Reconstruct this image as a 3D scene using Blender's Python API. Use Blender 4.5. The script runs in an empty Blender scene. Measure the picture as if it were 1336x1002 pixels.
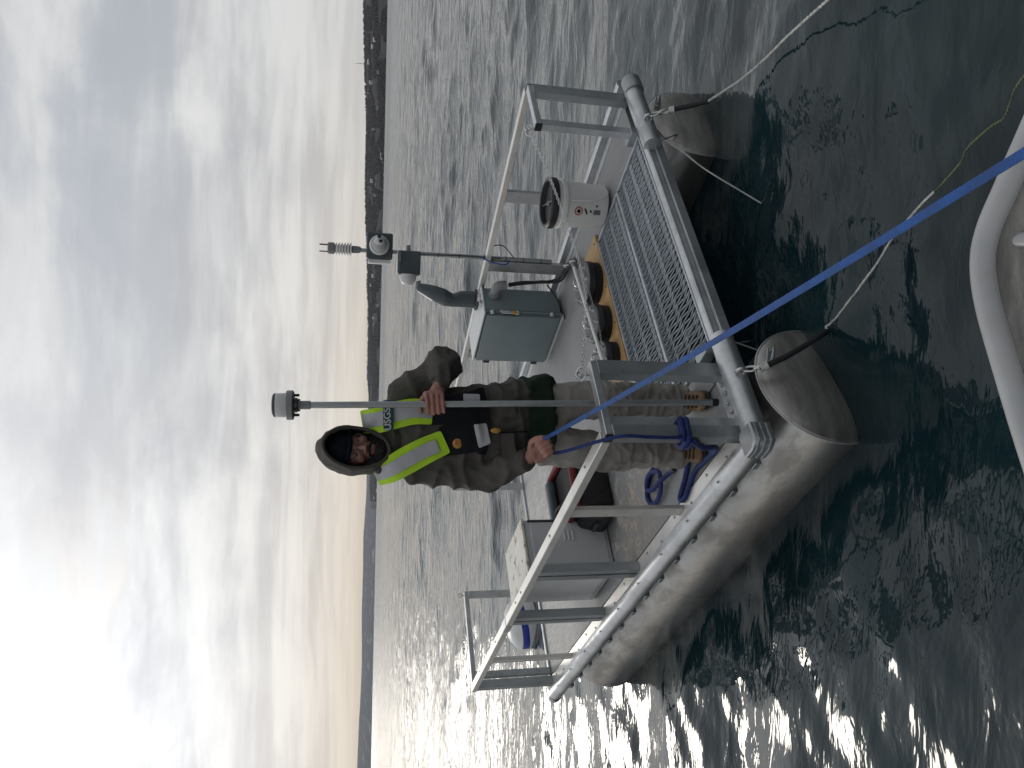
import bpy, bmesh, math, random
import numpy as np
from mathutils import Vector, Matrix, noise
from mathutils.bvhtree import BVHTree

random.seed(7)
rng = np.random.default_rng(11)
C = bpy.context.scene.collection
scene = bpy.context.scene
R = math.radians

# ------------------------------------------------------------------ camera
EYE = 1.87                       # eye height above the lake
F_PX, PITCH, ROLL = 1033.56, math.atan((668 - 494.24) / 1033.56), 0.021
cr, sr = math.cos(ROLL), math.sin(ROLL)
R0 = Vector((1, 0, 0)); FW = Vector((0, math.cos(PITCH), -math.sin(PITCH))); U0 = Vector((0, math.sin(PITCH), math.cos(PITCH)))
RT = R0 * cr + U0 * sr; UP = U0 * cr - R0 * sr
cam = bpy.data.cameras.new('camera'); camo = bpy.data.objects.new('camera', cam); C.objects.link(camo)
# the picture was taken with the phone turned on its side: the right of the frame points down
m = Matrix((-UP, RT, -FW)).transposed().to_4x4(); m.translation = (0, 0, EYE)
camo.matrix_world = m
cam.sensor_fit = 'HORIZONTAL'; cam.sensor_width = 36.0; cam.lens = F_PX / 1336 * 36.0
cam.clip_start = 0.05; cam.clip_end = 60000
scene.camera = camo

# ------------------------------------------------------------------ sky and sun
SUN_AZ, SUN_EL = -27.0, 23.0
sunv = Vector((math.sin(R(SUN_AZ)) * math.cos(R(SUN_EL)), math.cos(R(SUN_AZ)) * math.cos(R(SUN_EL)), math.sin(R(SUN_EL))))
sl = bpy.data.lights.new('sun', 'SUN'); sl.energy = .50; sl.angle = R(11); sl.color = (1.0, .93, .82)
so = bpy.data.objects.new('sun', sl); C.objects.link(so)
so.rotation_euler = (-sunv).to_track_quat('-Z', 'Y').to_euler()

world = bpy.data.worlds.new('World'); scene.world = world; world.use_nodes = True
def NB(nt):
    n, l = nt.nodes, nt.links
    def N(t, ins=None, **kw):
        o = n.new(t)
        for k, v in kw.items(): setattr(o, k, v)
        for k, v in (ins or {}).items():
            s = o.inputs[k]
            if isinstance(v, bpy.types.NodeSocket): l.new(v, s)
            else: s.default_value = v
        return o
    def M(op, a, b=0.0, c=None, clamp=False):
        ins = {0: a, 1: b}
        if c is not None: ins[2] = c
        return N('ShaderNodeMath', ins, operation=op, use_clamp=clamp).outputs[0]
    def MR(v, a, b, c=0.0, d=1.0, smooth=True):
        return N('ShaderNodeMapRange', {0: v, 1: a, 2: b, 3: c, 4: d}, interpolation_type='SMOOTHSTEP' if smooth else 'LINEAR').outputs[0]
    def MIX(f, a, b, blend='MIX'):
        o = n.new('ShaderNodeMix'); o.data_type = 'RGBA'; o.blend_type = blend
        for i, v in ((0, f), (6, a), (7, b)):
            s = o.inputs[i]
            if isinstance(v, bpy.types.NodeSocket): l.new(v, s)
            else: s.default_value = (*v, 1) if (i > 0 and len(v) == 3) else v
        return o.outputs[2]
    return N, M, MR, MIX, l
nt = world.node_tree; nt.nodes.clear()
N, M, MR, MIX, L = NB(nt)
tc = N('ShaderNodeTexCoord')
dirn = tc.outputs['Generated']
sep = N('ShaderNodeSeparateXYZ', {0: dirn}); dx, dy, dz = sep.outputs
zc = M('MAXIMUM', dz, 0.0)
den = M('ADD', zc, 0.10)
px = M('DIVIDE', dx, den); py = M('DIVIDE', dy, den)
P = N('ShaderNodeCombineXYZ', {0: px, 1: py, 2: 0.0}).outputs[0]
def mapped(rot, scl, loc=(0, 0, 0)):
    return N('ShaderNodeMapping', {'Vector': P, 'Rotation': (0, 0, R(rot)), 'Scale': scl, 'Location': loc}).outputs[0]
warp = N('ShaderNodeTexNoise', {'Vector': mapped(0, (.55, .55, 1)), 'Scale': 1.0, 'Detail': 3.0})
wv = N('ShaderNodeVectorMath', {0: warp.outputs['Color'], 1: (.5, .5, .5)}, operation='SUBTRACT').outputs[0]
wv = N('ShaderNodeVectorMath', {0: wv, 'Scale': .9}, operation='SCALE').outputs[0]
def cloudn(rot, scl, scale, detail, rough, loc=(0, 0, 0)):
    v = N('ShaderNodeVectorMath', {0: mapped(rot, scl, loc), 1: wv}, operation='ADD').outputs[0]
    return N('ShaderNodeTexNoise', {'Vector': v, 'Scale': scale, 'Detail': detail, 'Roughness': rough}).outputs['Fac']
n1 = cloudn(24, (.36, .85, 1), 1.0, 7.0, .55, (3.1, 1.7, 0))
n2 = cloudn(30, (.5, 1.15, 1), 2.2, 8.0, .58, (7.7, 2.3, 0))
n3 = cloudn(12, (.14, .75, 1), 1.1, 6.0, .6, (1.2, 9.1, 0))
dens = M('ADD', M('MULTIPLY', n1, .44), M('ADD', M('MULTIPLY', n2, .34), M('MULTIPLY', n3, .22)))
vd = N('ShaderNodeMapping', {'Vector': dirn, 'Scale': (1, 1, 1.7), 'Rotation': (0, R(8), 0)}).outputs[0]
n4 = N('ShaderNodeTexNoise', {'Vector': vd, 'Scale': 5.5, 'Detail': 7.0, 'Roughness': .56, 'Distortion': .5}).outputs['Fac']
dens = M('ADD', dens, M('MULTIPLY', M('SUBTRACT', n4, .5), M('MULTIPLY', MR(zc, .03, .10), MR(zc, .48, .24, .07, .40))))
sd = N('ShaderNodeVectorMath', {0: dirn, 1: tuple(sunv)}, operation='DOT_PRODUCT').outputs['Value']
sds = sd; sd = M('MAXIMUM', sd, 0.0)
g1 = M('POWER', sd, 3.0); g2 = M('POWER', sd, 22.0); g3 = M('POWER', sd, 60.0)
shade = MR(dens, .37, .61)                        # thin, bright cloud against thick, grey cloud
lit = MIX(shade, (.475, .492, .528), (.79, .80, .80))
glow = M('ADD', M('ADD', MR(sds, -.9, .55, .46, .82), M('MULTIPLY', g1, .20)), M('ADD', M('MULTIPLY', g2, .50), M('MULTIPLY', g3, .45)))
cl = N('ShaderNodeVectorMath', {0: lit, 'Scale': glow}, operation='SCALE').outputs[0]
# warm strip low above the horizon on the sun's side, creamy elsewhere
low = N('ShaderNodeMath', {0: M('MULTIPLY', zc, -12.0)}, operation='EXPONENT').outputs[0]
side = MR(M('SUBTRACT', M('MULTIPLY', dy, .35), dx), -.45, .75)
warm = MIX(side, (.60, .615, .62), (.84, .68, .48))
cl = MIX(M('MULTIPLY', low, .88), cl, warm)
sky = N('ShaderNodeTexSky', sky_type='NISHITA', sun_disc=False, sun_elevation=R(SUN_EL), sun_rotation=R(SUN_AZ), air_density=1.2, dust_density=1.5)
gap = M('MULTIPLY', M('MULTIPLY', MR(n1, .47, .40), MR(dens, .52, .44)), MR(zc, .10, .22))
cl10 = N('ShaderNodeVectorMath', {0: cl, 'Scale': 10.0}, operation='SCALE').outputs[0]
fin = MIX(M('MULTIPLY', gap, .14), cl10, sky.outputs[0])
bg = N('ShaderNodeBackground', {'Color': fin, 'Strength': .1})
out = N('ShaderNodeOutputWorld', {'Surface': bg.outputs[0]})

scene.view_settings.view_transform = 'Standard'; scene.view_settings.look = 'None'
scene.view_settings.exposure = 0.12; scene.view_settings.gamma = 1.0
scene.view_settings.use_curve_mapping = False
scene.render.engine = 'CYCLES'
scene.cycles.max_bounces = 8; scene.cycles.caustics_reflective = False; scene.cycles.caustics_refractive = False
scene.cycles.volume_bounces = 1

# ------------------------------------------------------------------ materials
def mat(name, col, rough=.5, metal=0.0, var=.12, vscale=8.0, stretch=(1, 1, 1), bump=0.0, bscale=60.0, rvar=.12, extra=None, spec=.5, coat=0.0, bstretch=None):
    mt = bpy.data.materials.new(name); mt.use_nodes = True
    t = mt.node_tree; t.nodes.clear(); N, M, MR, MIX, L = NB(t)
    tc = N('ShaderNodeTexCoord').outputs['Object']
    v = N('ShaderNodeMapping', {'Vector': tc, 'Scale': stretch}).outputs[0]
    nz = N('ShaderNodeTexNoise', {'Vector': v, 'Scale': vscale, 'Detail': 6.0, 'Roughness': .6}).outputs['Fac']
    dark = tuple(c * (1 - var * 1.6) for c in col); lite = tuple(min(1, c * (1 + var)) for c in col)
    c = MIX(MR(nz, .3, .7), dark, lite)
    rg = M('ADD', rough - rvar, M('MULTIPLY', nz, 2 * rvar), clamp=True)
    b = N('ShaderNodeBsdfPrincipled', {'Metallic': metal, 'Specular IOR Level': spec, 'Coat Weight': coat})
    if extra: c, rg = extra(N, M, MR, MIX, tc, nz, c, rg)
    L.new(c, b.inputs['Base Color']) if isinstance(c, bpy.types.NodeSocket) else None
    L.new(rg, b.inputs['Roughness'])
    if bump:
        bv = N('ShaderNodeMapping', {'Vector': tc, 'Scale': bstretch or stretch}).outputs[0]
        bn = N('ShaderNodeTexNoise', {'Vector': bv, 'Scale': bscale, 'Detail': 4.0}).outputs['Fac']
        bp = N('ShaderNodeBump', {'Height': bn, 'Strength': min(1.0, bump), 'Distance': .004})
        L.new(bp.outputs[0], b.inputs['Normal'])
    o = N('ShaderNodeOutputMaterial', {'Surface': b.outputs[0]})
    return mt

def grime(amount, col, scale, lo, hi, seed=0.0, stretch=(1, 1, 1)):
    def f(N, M, MR, MIX, tc, nz, c, rg):
        v = N('ShaderNodeMapping', {'Vector': tc, 'Location': (seed, seed * 2, 0), 'Scale': stretch}).outputs[0]
        n = N('ShaderNodeTexNoise', {'Vector': v, 'Scale': scale, 'Detail': 8.0, 'Roughness': .65}).outputs['Fac']
        k = M('MULTIPLY', MR(n, lo, hi), amount)
        return MIX(k, c, col), M('ADD', rg, M('MULTIPLY', k, .25), clamp=True)
    return f

def deck_extra(N, M, MR, MIX, tc, nz, c, rg):
    s = N('ShaderNodeSeparateXYZ', {0: tc}).outputs
    def blob(x, y, r0, r1):
        d = N('ShaderNodeVectorMath', {0: tc, 1: (x, y, 0)}, operation='DISTANCE').outputs['Value']
        return MR(d, r1, r0)
    big = N('ShaderNodeTexNoise', {'Vector': tc, 'Scale': 9.0, 'Detail': 8.0, 'Roughness': .7}).outputs['Fac']
    fine = N('ShaderNodeTexNoise', {'Vector': tc, 'Scale': 45.0, 'Detail': 6.0, 'Roughness': .7}).outputs['Fac']
    drop = M('MULTIPLY', MR(M('ADD', M('MULTIPLY', big, .6), M('MULTIPLY', fine, .4)), .50, .58), M('MAXIMUM', blob(1.35, 2.95, .15, .75), blob(.35, 1.35, .1, .6)))
    c = MIX(M('MULTIPLY', drop, .75), c, (.62, .60, .55))
    tan = M('MULTIPLY', MR(M('ADD', M('MULTIPLY', big, .35), M('MULTIPLY', fine, .65)), .44, .60), M('MAXIMUM', blob(.22, 1.25, .12, .42), M('MULTIPLY', blob(.42, 1.05, .02, .22), .7)))
    c = MIX(M('MULTIPLY', tan, .6), c, (.40, .29, .18))
    sc = N('ShaderNodeTexNoise', {'Vector': N('ShaderNodeMapping', {'Vector': tc, 'Scale': (40, 3, 1)}).outputs[0], 'Scale': 3.0, 'Detail': 5.0}).outputs['Fac']
    wh = M('MULTIPLY', MR(s[1], 2.35, 2.75), MR(sc, .35, .65, .25, .8))
    c = MIX(wh, c, (.60, .59, .57))
    return c, rg

MT = {}
MT['alu'] = mat('brushed_aluminium', (.56, .58, .60), .42, .85, .12, 6, (1, 1, 1), .15, 90, .1, grime(.35, (.30, .29, .28), 7, .52, .72, 2))
MT['alu_dark'] = mat('weathered_channel', (.40, .43, .45), .46, .80, .14, 5, (1, 1, .4), .15, 70, .1, grime(.4, (.20, .20, .20), 6, .5, .72, 5))
MT['alu_pale'] = mat('pale_rail_metal', (.74, .73, .70), .40, .55, .06, 6, (1, 1, 1), .12, 80, .1, grime(.45, (.36, .33, .29), 9, .58, .75, 8))
MT['pontoon'] = mat('scuffed_pontoon_metal', (.385, .385, .38), .30, .93, .14, 3.0, (1, .5, 1), .18, 14, .1, grime(.65, (.20, .19, .175), 6, .42, .66, 1, (1, .45, 1)))
MT['plate'] = mat('pontoon_nose_metal', (.42, .41, .395), .36, .85, .18, 6.0, (.6, 1, 2.4), .15, 60, .1, grime(.5, (.20, .18, .16), 7, .42, .75, 4, (.5, 1, 3)))
MT['deck'] = mat('grey_deck_paint', (.27, .275, .28), .62, 0, .07, 4, bump=.08, bscale=120, extra=deck_extra)
MT['enclosure'] = mat('grey_green_enamel', (.185, .232, .25), .38, 0, .05, 3, bump=.05, bscale=150, rvar=.06, extra=grime(.25, (.26, .27, .26), 4, .5, .75, 3))
MT['white_paint'] = mat('white_paint', (.66, .68, .70), .45, 0, .05, 5, rvar=.08, extra=grime(.55, (.33, .28, .20), 16, .60, .72, 6))
MT['locker'] = mat('locker_enamel', (.52, .54, .56), .42, 0, .05, 4, (1, 1, .3), .05, 90, .08, grime(.6, (.16, .15, .14), 6, .63, .70, 9, (1, 1, .14)))
MT['dirty_lid'] = mat('dirty_lid_paint', (.70, .68, .62), .6, 0, .08, 6, extra=grime(.85, (.20, .15, .09), 14, .53, .64, 3))
MT['black'] = mat('black_plastic', (.018, .019, .022), .45, 0, .2, 8)
MT['rubber'] = mat('black_rubber', (.020, .022, .026), .6, 0, .2, 12, spec=.25)
MT['dark_grey'] = mat('dark_grey_plastic', (.055, .062, .070), .42, 0, .15, 7)
MT['slate'] = mat('slate_plastic', (.075, .095, .110), .40, 0, .1, 6)
MT['mid_grey'] = mat('mid_grey_plastic', (.28, .29, .30), .4, 0, .06, 8)
MT['pale_grey'] = mat('pale_grey_plastic', (.48, .49, .50), .4, 0, .04, 8)
MT['white_plastic'] = mat('white_plastic', (.70, .71, .71), .35, 0, .04, 9, extra=grime(.3, (.42, .42, .41), 8, .5, .75, 2))
MT['bucket'] = mat('bucket_plastic', (.70, .71, .70), .38, 0, .03, 6, extra=grime(.3, (.48, .47, .44), 6, .52, .78, 5))
MT['ply'] = mat('plywood', (.50, .31, .135), .55, 0, .18, 5, (2.5, 22, 6), .1, 40)
MT['galv'] = mat('galvanised_grating', (.60, .645, .69), .38, .7, .08, 20)
MT['cap'] = mat('scratched_grey_cap', (.17, .18, .19), .38, .3, .18, 14, extra=grime(.7, (.50, .51, .52), 28, .58, .70, 2))
MT['chrome'] = mat('galvanised_steel', (.62, .63, .64), .32, .95, .1, 20)
MT['lens'] = mat('black_glass', (.008, .008, .01), .08, 0, .1, 8)
MT['rope_blue'] = mat('dark_blue_rope', (.012, .030, .16), .72, 0, .3, 30, (1, 1, 1), .8, 260)
MT['strap'] = mat('blue_webbing', (.014, .090, .33), .68, 0, .18, 18, (1, 1, 1), .8, 420)
MT['rope_white'] = mat('white_rope', (.58, .59, .56), .8, 0, .2, 40, bump=.8, bscale=240)
MT['rope_yellow'] = mat('weed_stained_rope', (.17, .19, .09), .8, 0, .35, 14, bump=.8, bscale=240)
MT['jacket'] = mat('olive_brown_canvas', (.088, .083, .077), .82, 0, .10, 5, bump=.5, bscale=300, spec=.25, extra=grime(.2, (.125, .118, .108), 5, .45, .75, 3))
MT['sleeve'] = MT['jacket']
MT['trousers'] = mat('grey_tan_canvas', (.285, .272, .255), .85, 0, .14, 5, bump=.5, bscale=320, spec=.25, extra=grime(.3, (.20, .19, .176), 5, .5, .75, 7))
MT['green'] = mat('dark_green_cloth', (.016, .034, .020), .8, 0, .2, 6, bump=.4, bscale=300, spec=.25)
MT['navy'] = mat('navy_knit', (.010, .013, .022), .9, 0, .2, 30, bump=.9, bscale=260, spec=.2)
MT['vest'] = mat('black_nylon', (.009, .010, .014), .75, 0, .2, 12, bump=.4, bscale=200, spec=.2)
MT['hivis'] = mat('hi_vis_yellow', (.48, .78, .02), .6, 0, .06, 10, bump=.2, bscale=240)
MT['silver'] = mat('silver_reflective_tape', (.42, .43, .46), .42, .25, .06, 14)
MT['teal'] = mat('dark_teal_print', (.012, .075, .075), .6, 0, .05)
MT['skin'] = mat('skin', (.36, .175, .14), .52, 0, .14, 14, bump=.25, bscale=160, extra=grime(.35, (.42, .15, .12), 20, .48, .7, 2))
MT['beard'] = mat('dark_beard', (.016, .013, .012), .8, 0, .4, 60, bump=1.0, bscale=300)
MT['boot'] = mat('brown_leather', (.17, .095, .042), .55, 0, .25, 14, bump=.4, bscale=120)
MT['red'] = mat('dark_red_fabric', (.16, .012, .018), .7, 0, .2, 10)
MT['bag'] = mat('black_fabric', (.014, .014, .017), .8, 0, .25, 10, bump=.5, bscale=220)
MT['red_print'] = mat('red_print', (.50, .10, .09), .5, 0, .1)
MT['gold'] = mat('yellow_patch', (.50, .27, .05), .6, 0, .2, 60)
MT['buoy_blue'] = mat('blue_band', (.015, .045, .36), .35, 0, .08)
MT['gunwale'] = mat('worn_white_gelcoat', (.37, .38, .39), .40, .1, .06, 7, extra=grime(.5, (.33, .33, .33), 11, .5, .74, 4), bump=.1, bscale=60)
MT['boat_floor'] = mat('worn_grey_deck', (.15, .147, .14), .7, 0, .25, 9, (1, 3, 1), .5, 70, extra=grime(.7, (.09, .085, .08), 7, .45, .65, 6, (1, 4, 1)))
MT['cord'] = mat('wet_steel_wire', (.35, .36, .36), .4, .7, .2)
MT['house'] = mat('pale_house_wall', (.42, .42, .42), .7, 0, .1, .2)
MT['roof'] = mat('dark_roof', (.14, .13, .14), .7, 0, .15, .2)
MT['snowroof'] = mat('snowy_roof', (.60, .62, .65), .7, 0, .05, .2)

# ------------------------------------------------------------------ mesh helpers
def finish(me, m, smooth=True, ang=35):
    if m: me.materials.append(m)
    if smooth:
        me.shade_smooth()
        try: me.set_sharp_from_angle(angle=R(ang))
        except Exception: pass
def link(name, me, parent=None, loc=None):
    o = bpy.data.objects.new(name, me); C.objects.link(o)
    if parent: o.parent = parent
    if loc: o.location = loc
    return o
def tag(o, label=None, cat=None, group=None, kind=None):
    if label: o['label'] = label
    if cat: o['category'] = cat
    if group: o['group'] = group
    if kind: o['kind'] = kind
    return o
class MB:
    def __init__(s): s.bm = bmesh.new()
    def box(s, c, d, bev=.003, rot=None, seg=1):
        b = bmesh.new(); bmesh.ops.create_cube(b, size=1)
        bmesh.ops.scale(b, vec=d, verts=b.verts)
        if bev: bmesh.ops.bevel(b, geom=list(b.edges), offset=min(bev, min(d) * .4), segments=seg, affect='EDGES', profile=.5)
        mt = Matrix.Translation(c) @ (rot.to_4x4() if rot else Matrix())
        bmesh.ops.transform(b, matrix=mt, verts=b.verts)
        return s._merge(b)
    def bar(s, a, b_, w, h, bev=.002, up=Vector((0, 0, 1))):
        a, b_ = Vector(a), Vector(b_); d = b_ - a; x = d.normalized()
        y = up.cross(x); y = y.normalized() if y.length > 1e-4 else Vector((0, 1, 0)); z = x.cross(y)
        return s.box((a + b_) / 2, (d.length, w, h), bev, Matrix((x, y, z)).transposed())
    def _merge(s, b):
        me = bpy.data.meshes.new('tmp'); b.to_mesh(me); b.free(); s.bm.from_mesh(me); bpy.data.meshes.remove(me); return s
    def prism(s, pts, z0, z1, bev=0):
        b = bmesh.new(); vs = [b.verts.new((p[0], p[1], z0)) for p in pts]; f = b.faces.new(vs)
        r = bmesh.ops.extrude_face_region(b, geom=[f]); bmesh.ops.translate(b, vec=(0, 0, z1 - z0), verts=[v for v in r['geom'] if isinstance(v, bmesh.types.BMVert)])
        bmesh.ops.recalc_face_normals(b, faces=b.faces)
        if bev: bmesh.ops.bevel(b, geom=list(b.edges), offset=bev, segments=1, affect='EDGES')
        return s._merge(b)
    def tube(s, path, r, n=10, closed=False, flat=1.0, twist=None, caps=True):
        path = [Vector(p) for p in path]; k = len(path); rs = r if hasattr(r, '__len__') else [r] * k
        b = bmesh.new(); rings = []; nrm = None
        for i, p in enumerate(path):
            if closed: t = path[(i + 1) % k] - path[i - 1]
            else: t = path[min(i + 1, k - 1)] - path[max(i - 1, 0)]
            t.normalize()
            if nrm is None:
                nrm = t.orthogonal().normalized() if abs(t.z) > .95 else Vector((0, 0, 1)).cross(t).normalized()
            nrm = (nrm - t * nrm.dot(t)).normalized(); bi = t.cross(nrm)
            tw = twist[i] if twist else 0
            rings.append([b.verts.new(p + (nrm * math.cos(2 * math.pi * j / n + tw) + bi * math.sin(2 * math.pi * j / n + tw) * 1.0) * rs[i]) for j in range(n)])
        m_ = k if closed else k - 1
        for i in range(m_):
            A, B = rings[i], rings[(i + 1) % k]
            for j in range(n): b.faces.new((A[j], A[(j + 1) % n], B[(j + 1) % n], B[j]))
        if not closed and caps:
            b.faces.new(rings[0][::-1]); b.faces.new(rings[-1])
        return s._merge(b)
    def lathe(s, prof, n=32, mtx=None):
        b = bmesh.new(); rings = []
        for (r, z) in prof:
            rings.append([b.verts.new((r * math.cos(2 * math.pi * j / n), r * math.sin(2 * math.pi * j / n), z)) for j in range(n)])
        for i in range(len(prof) - 1):
            for j in range(n): b.faces.new((rings[i][j], rings[i][(j + 1) % n], rings[i + 1][(j + 1) % n], rings[i + 1][j]))
        b.faces.new(rings[0][::-1]); b.faces.new(rings[-1])
        bmesh.ops.recalc_face_normals(b, faces=b.faces)
        if mtx: bmesh.ops.transform(b, matrix=mtx, verts=b.verts)
        return s._merge(b)
    def ball(s, c, r, sub=3, rot=None):
        b = bmesh.new(); bmesh.ops.create_icosphere(b, subdivisions=sub, radius=1)
        rr = r if hasattr(r, '__len__') else (r, r, r)
        bmesh.ops.scale(b, vec=rr, verts=b.verts)
        bmesh.ops.transform(b, matrix=Matrix.Translation(c) @ (rot.to_4x4() if rot else Matrix()), verts=b.verts)
        return s._merge(b)
    def torus(s, c, R_, r, n=20, k=8, rot=None, sx=1.0):
        pts = [Vector((math.cos(2 * math.pi * i / n) * R_ * sx, math.sin(2 * math.pi * i / n) * R_, 0)) for i in range(n)]
        if rot: pts = [rot @ p for p in pts]
        return s.tube([p + Vector(c) for p in pts], r, k, closed=True)
    def hull(s, items, sub=2):
        b = bmesh.new()
        for c, r in items:
            t = bmesh.new(); bmesh.ops.create_icosphere(t, subdivisions=sub, radius=1)
            rr = r if hasattr(r, '__len__') else (r, r, r)
            for v in t.verts: b.verts.new((c[0] + v.co.x * rr[0], c[1] + v.co.y * rr[1], c[2] + v.co.z * rr[2]))
            t.free()
        g = bmesh.ops.convex_hull(b, input=b.verts)
        bmesh.ops.delete(b, geom=[x for x in g['geom_interior'] if isinstance(x, bmesh.types.BMVert)], context='VERTS')
        return s._merge(b)
    def chain(s, items, sub=2):
        for a, b_ in zip(items, items[1:]): s.hull([a, b_], sub)
        return s
    def mesh(s, name):
        me = bpy.data.meshes.new(name); s.bm.to_mesh(me); s.bm.free(); return me
    def build(s, name, m, parent=None, smooth=True, ang=35, off=None):
        if off is not None: bmesh.ops.translate(s.bm, vec=-Vector(off), verts=s.bm.verts)
        me = s.mesh(name); finish(me, m, smooth, ang); return link(name, me, parent)
def spline(pts, n=8):
    pts = [Vector(p) for p in pts]; P_ = [pts[0] * 2 - pts[1]] + pts + [pts[-1] * 2 - pts[-2]]; o = []
    for i in range(1, len(P_) - 2):
        a, b, c, d = P_[i - 1:i + 3]
        for k in range(n):
            t = k / n
            o.append(.5 * ((2 * b) + (c - a) * t + (2 * a - 5 * b + 4 * c - d) * t * t + (-a + 3 * b - 3 * c + d) * t ** 3))
    o.append(pts[-1]); return o
def remesh(mb, voxel, smooth=6, fac=.5, name='m'):
    me = mb.mesh(name); o = bpy.data.objects.new('tmp', me); C.objects.link(o)
    r = o.modifiers.new('r', 'REMESH'); r.mode = 'VOXEL'; r.voxel_size = voxel; r.adaptivity = 0
    if smooth:
        sm = o.modifiers.new('s', 'SMOOTH'); sm.iterations = smooth; sm.factor = fac
    dg = bpy.context.evaluated_depsgraph_get(); dg.update()
    n = bpy.data.meshes.new_from_object(o.evaluated_get(dg)); n.name = name
    bpy.data.objects.remove(o); bpy.data.meshes.remove(me); return n
def solid(me, th, sub=0):
    o = bpy.data.objects.new('tmp', me); C.objects.link(o)
    if sub: s_ = o.modifiers.new('u', 'SUBSURF'); s_.levels = sub; s_.render_levels = sub
    r = o.modifiers.new('r', 'SOLIDIFY'); r.thickness = th; r.offset = 0
    dg = bpy.context.evaluated_depsgraph_get(); dg.update()
    n = bpy.data.meshes.new_from_object(o.evaluated_get(dg)); n.name = me.name
    bpy.data.objects.remove(o); bpy.data.meshes.remove(me); return n
def folds(me, fn):
    n = len(me.vertices); nr = [v.normal.copy() for v in me.vertices]
    for i, v in enumerate(me.vertices): v.co += nr[i] * fn(v.co)
    me.update()
def ridge(p, sc, off=0.0):
    v = noise.noise(Vector((p[0] * sc[0] + off, p[1] * sc[1] + off * .7, p[2] * sc[2])))
    return (1 - min(1, abs(v) * 2.2)) ** 2

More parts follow.
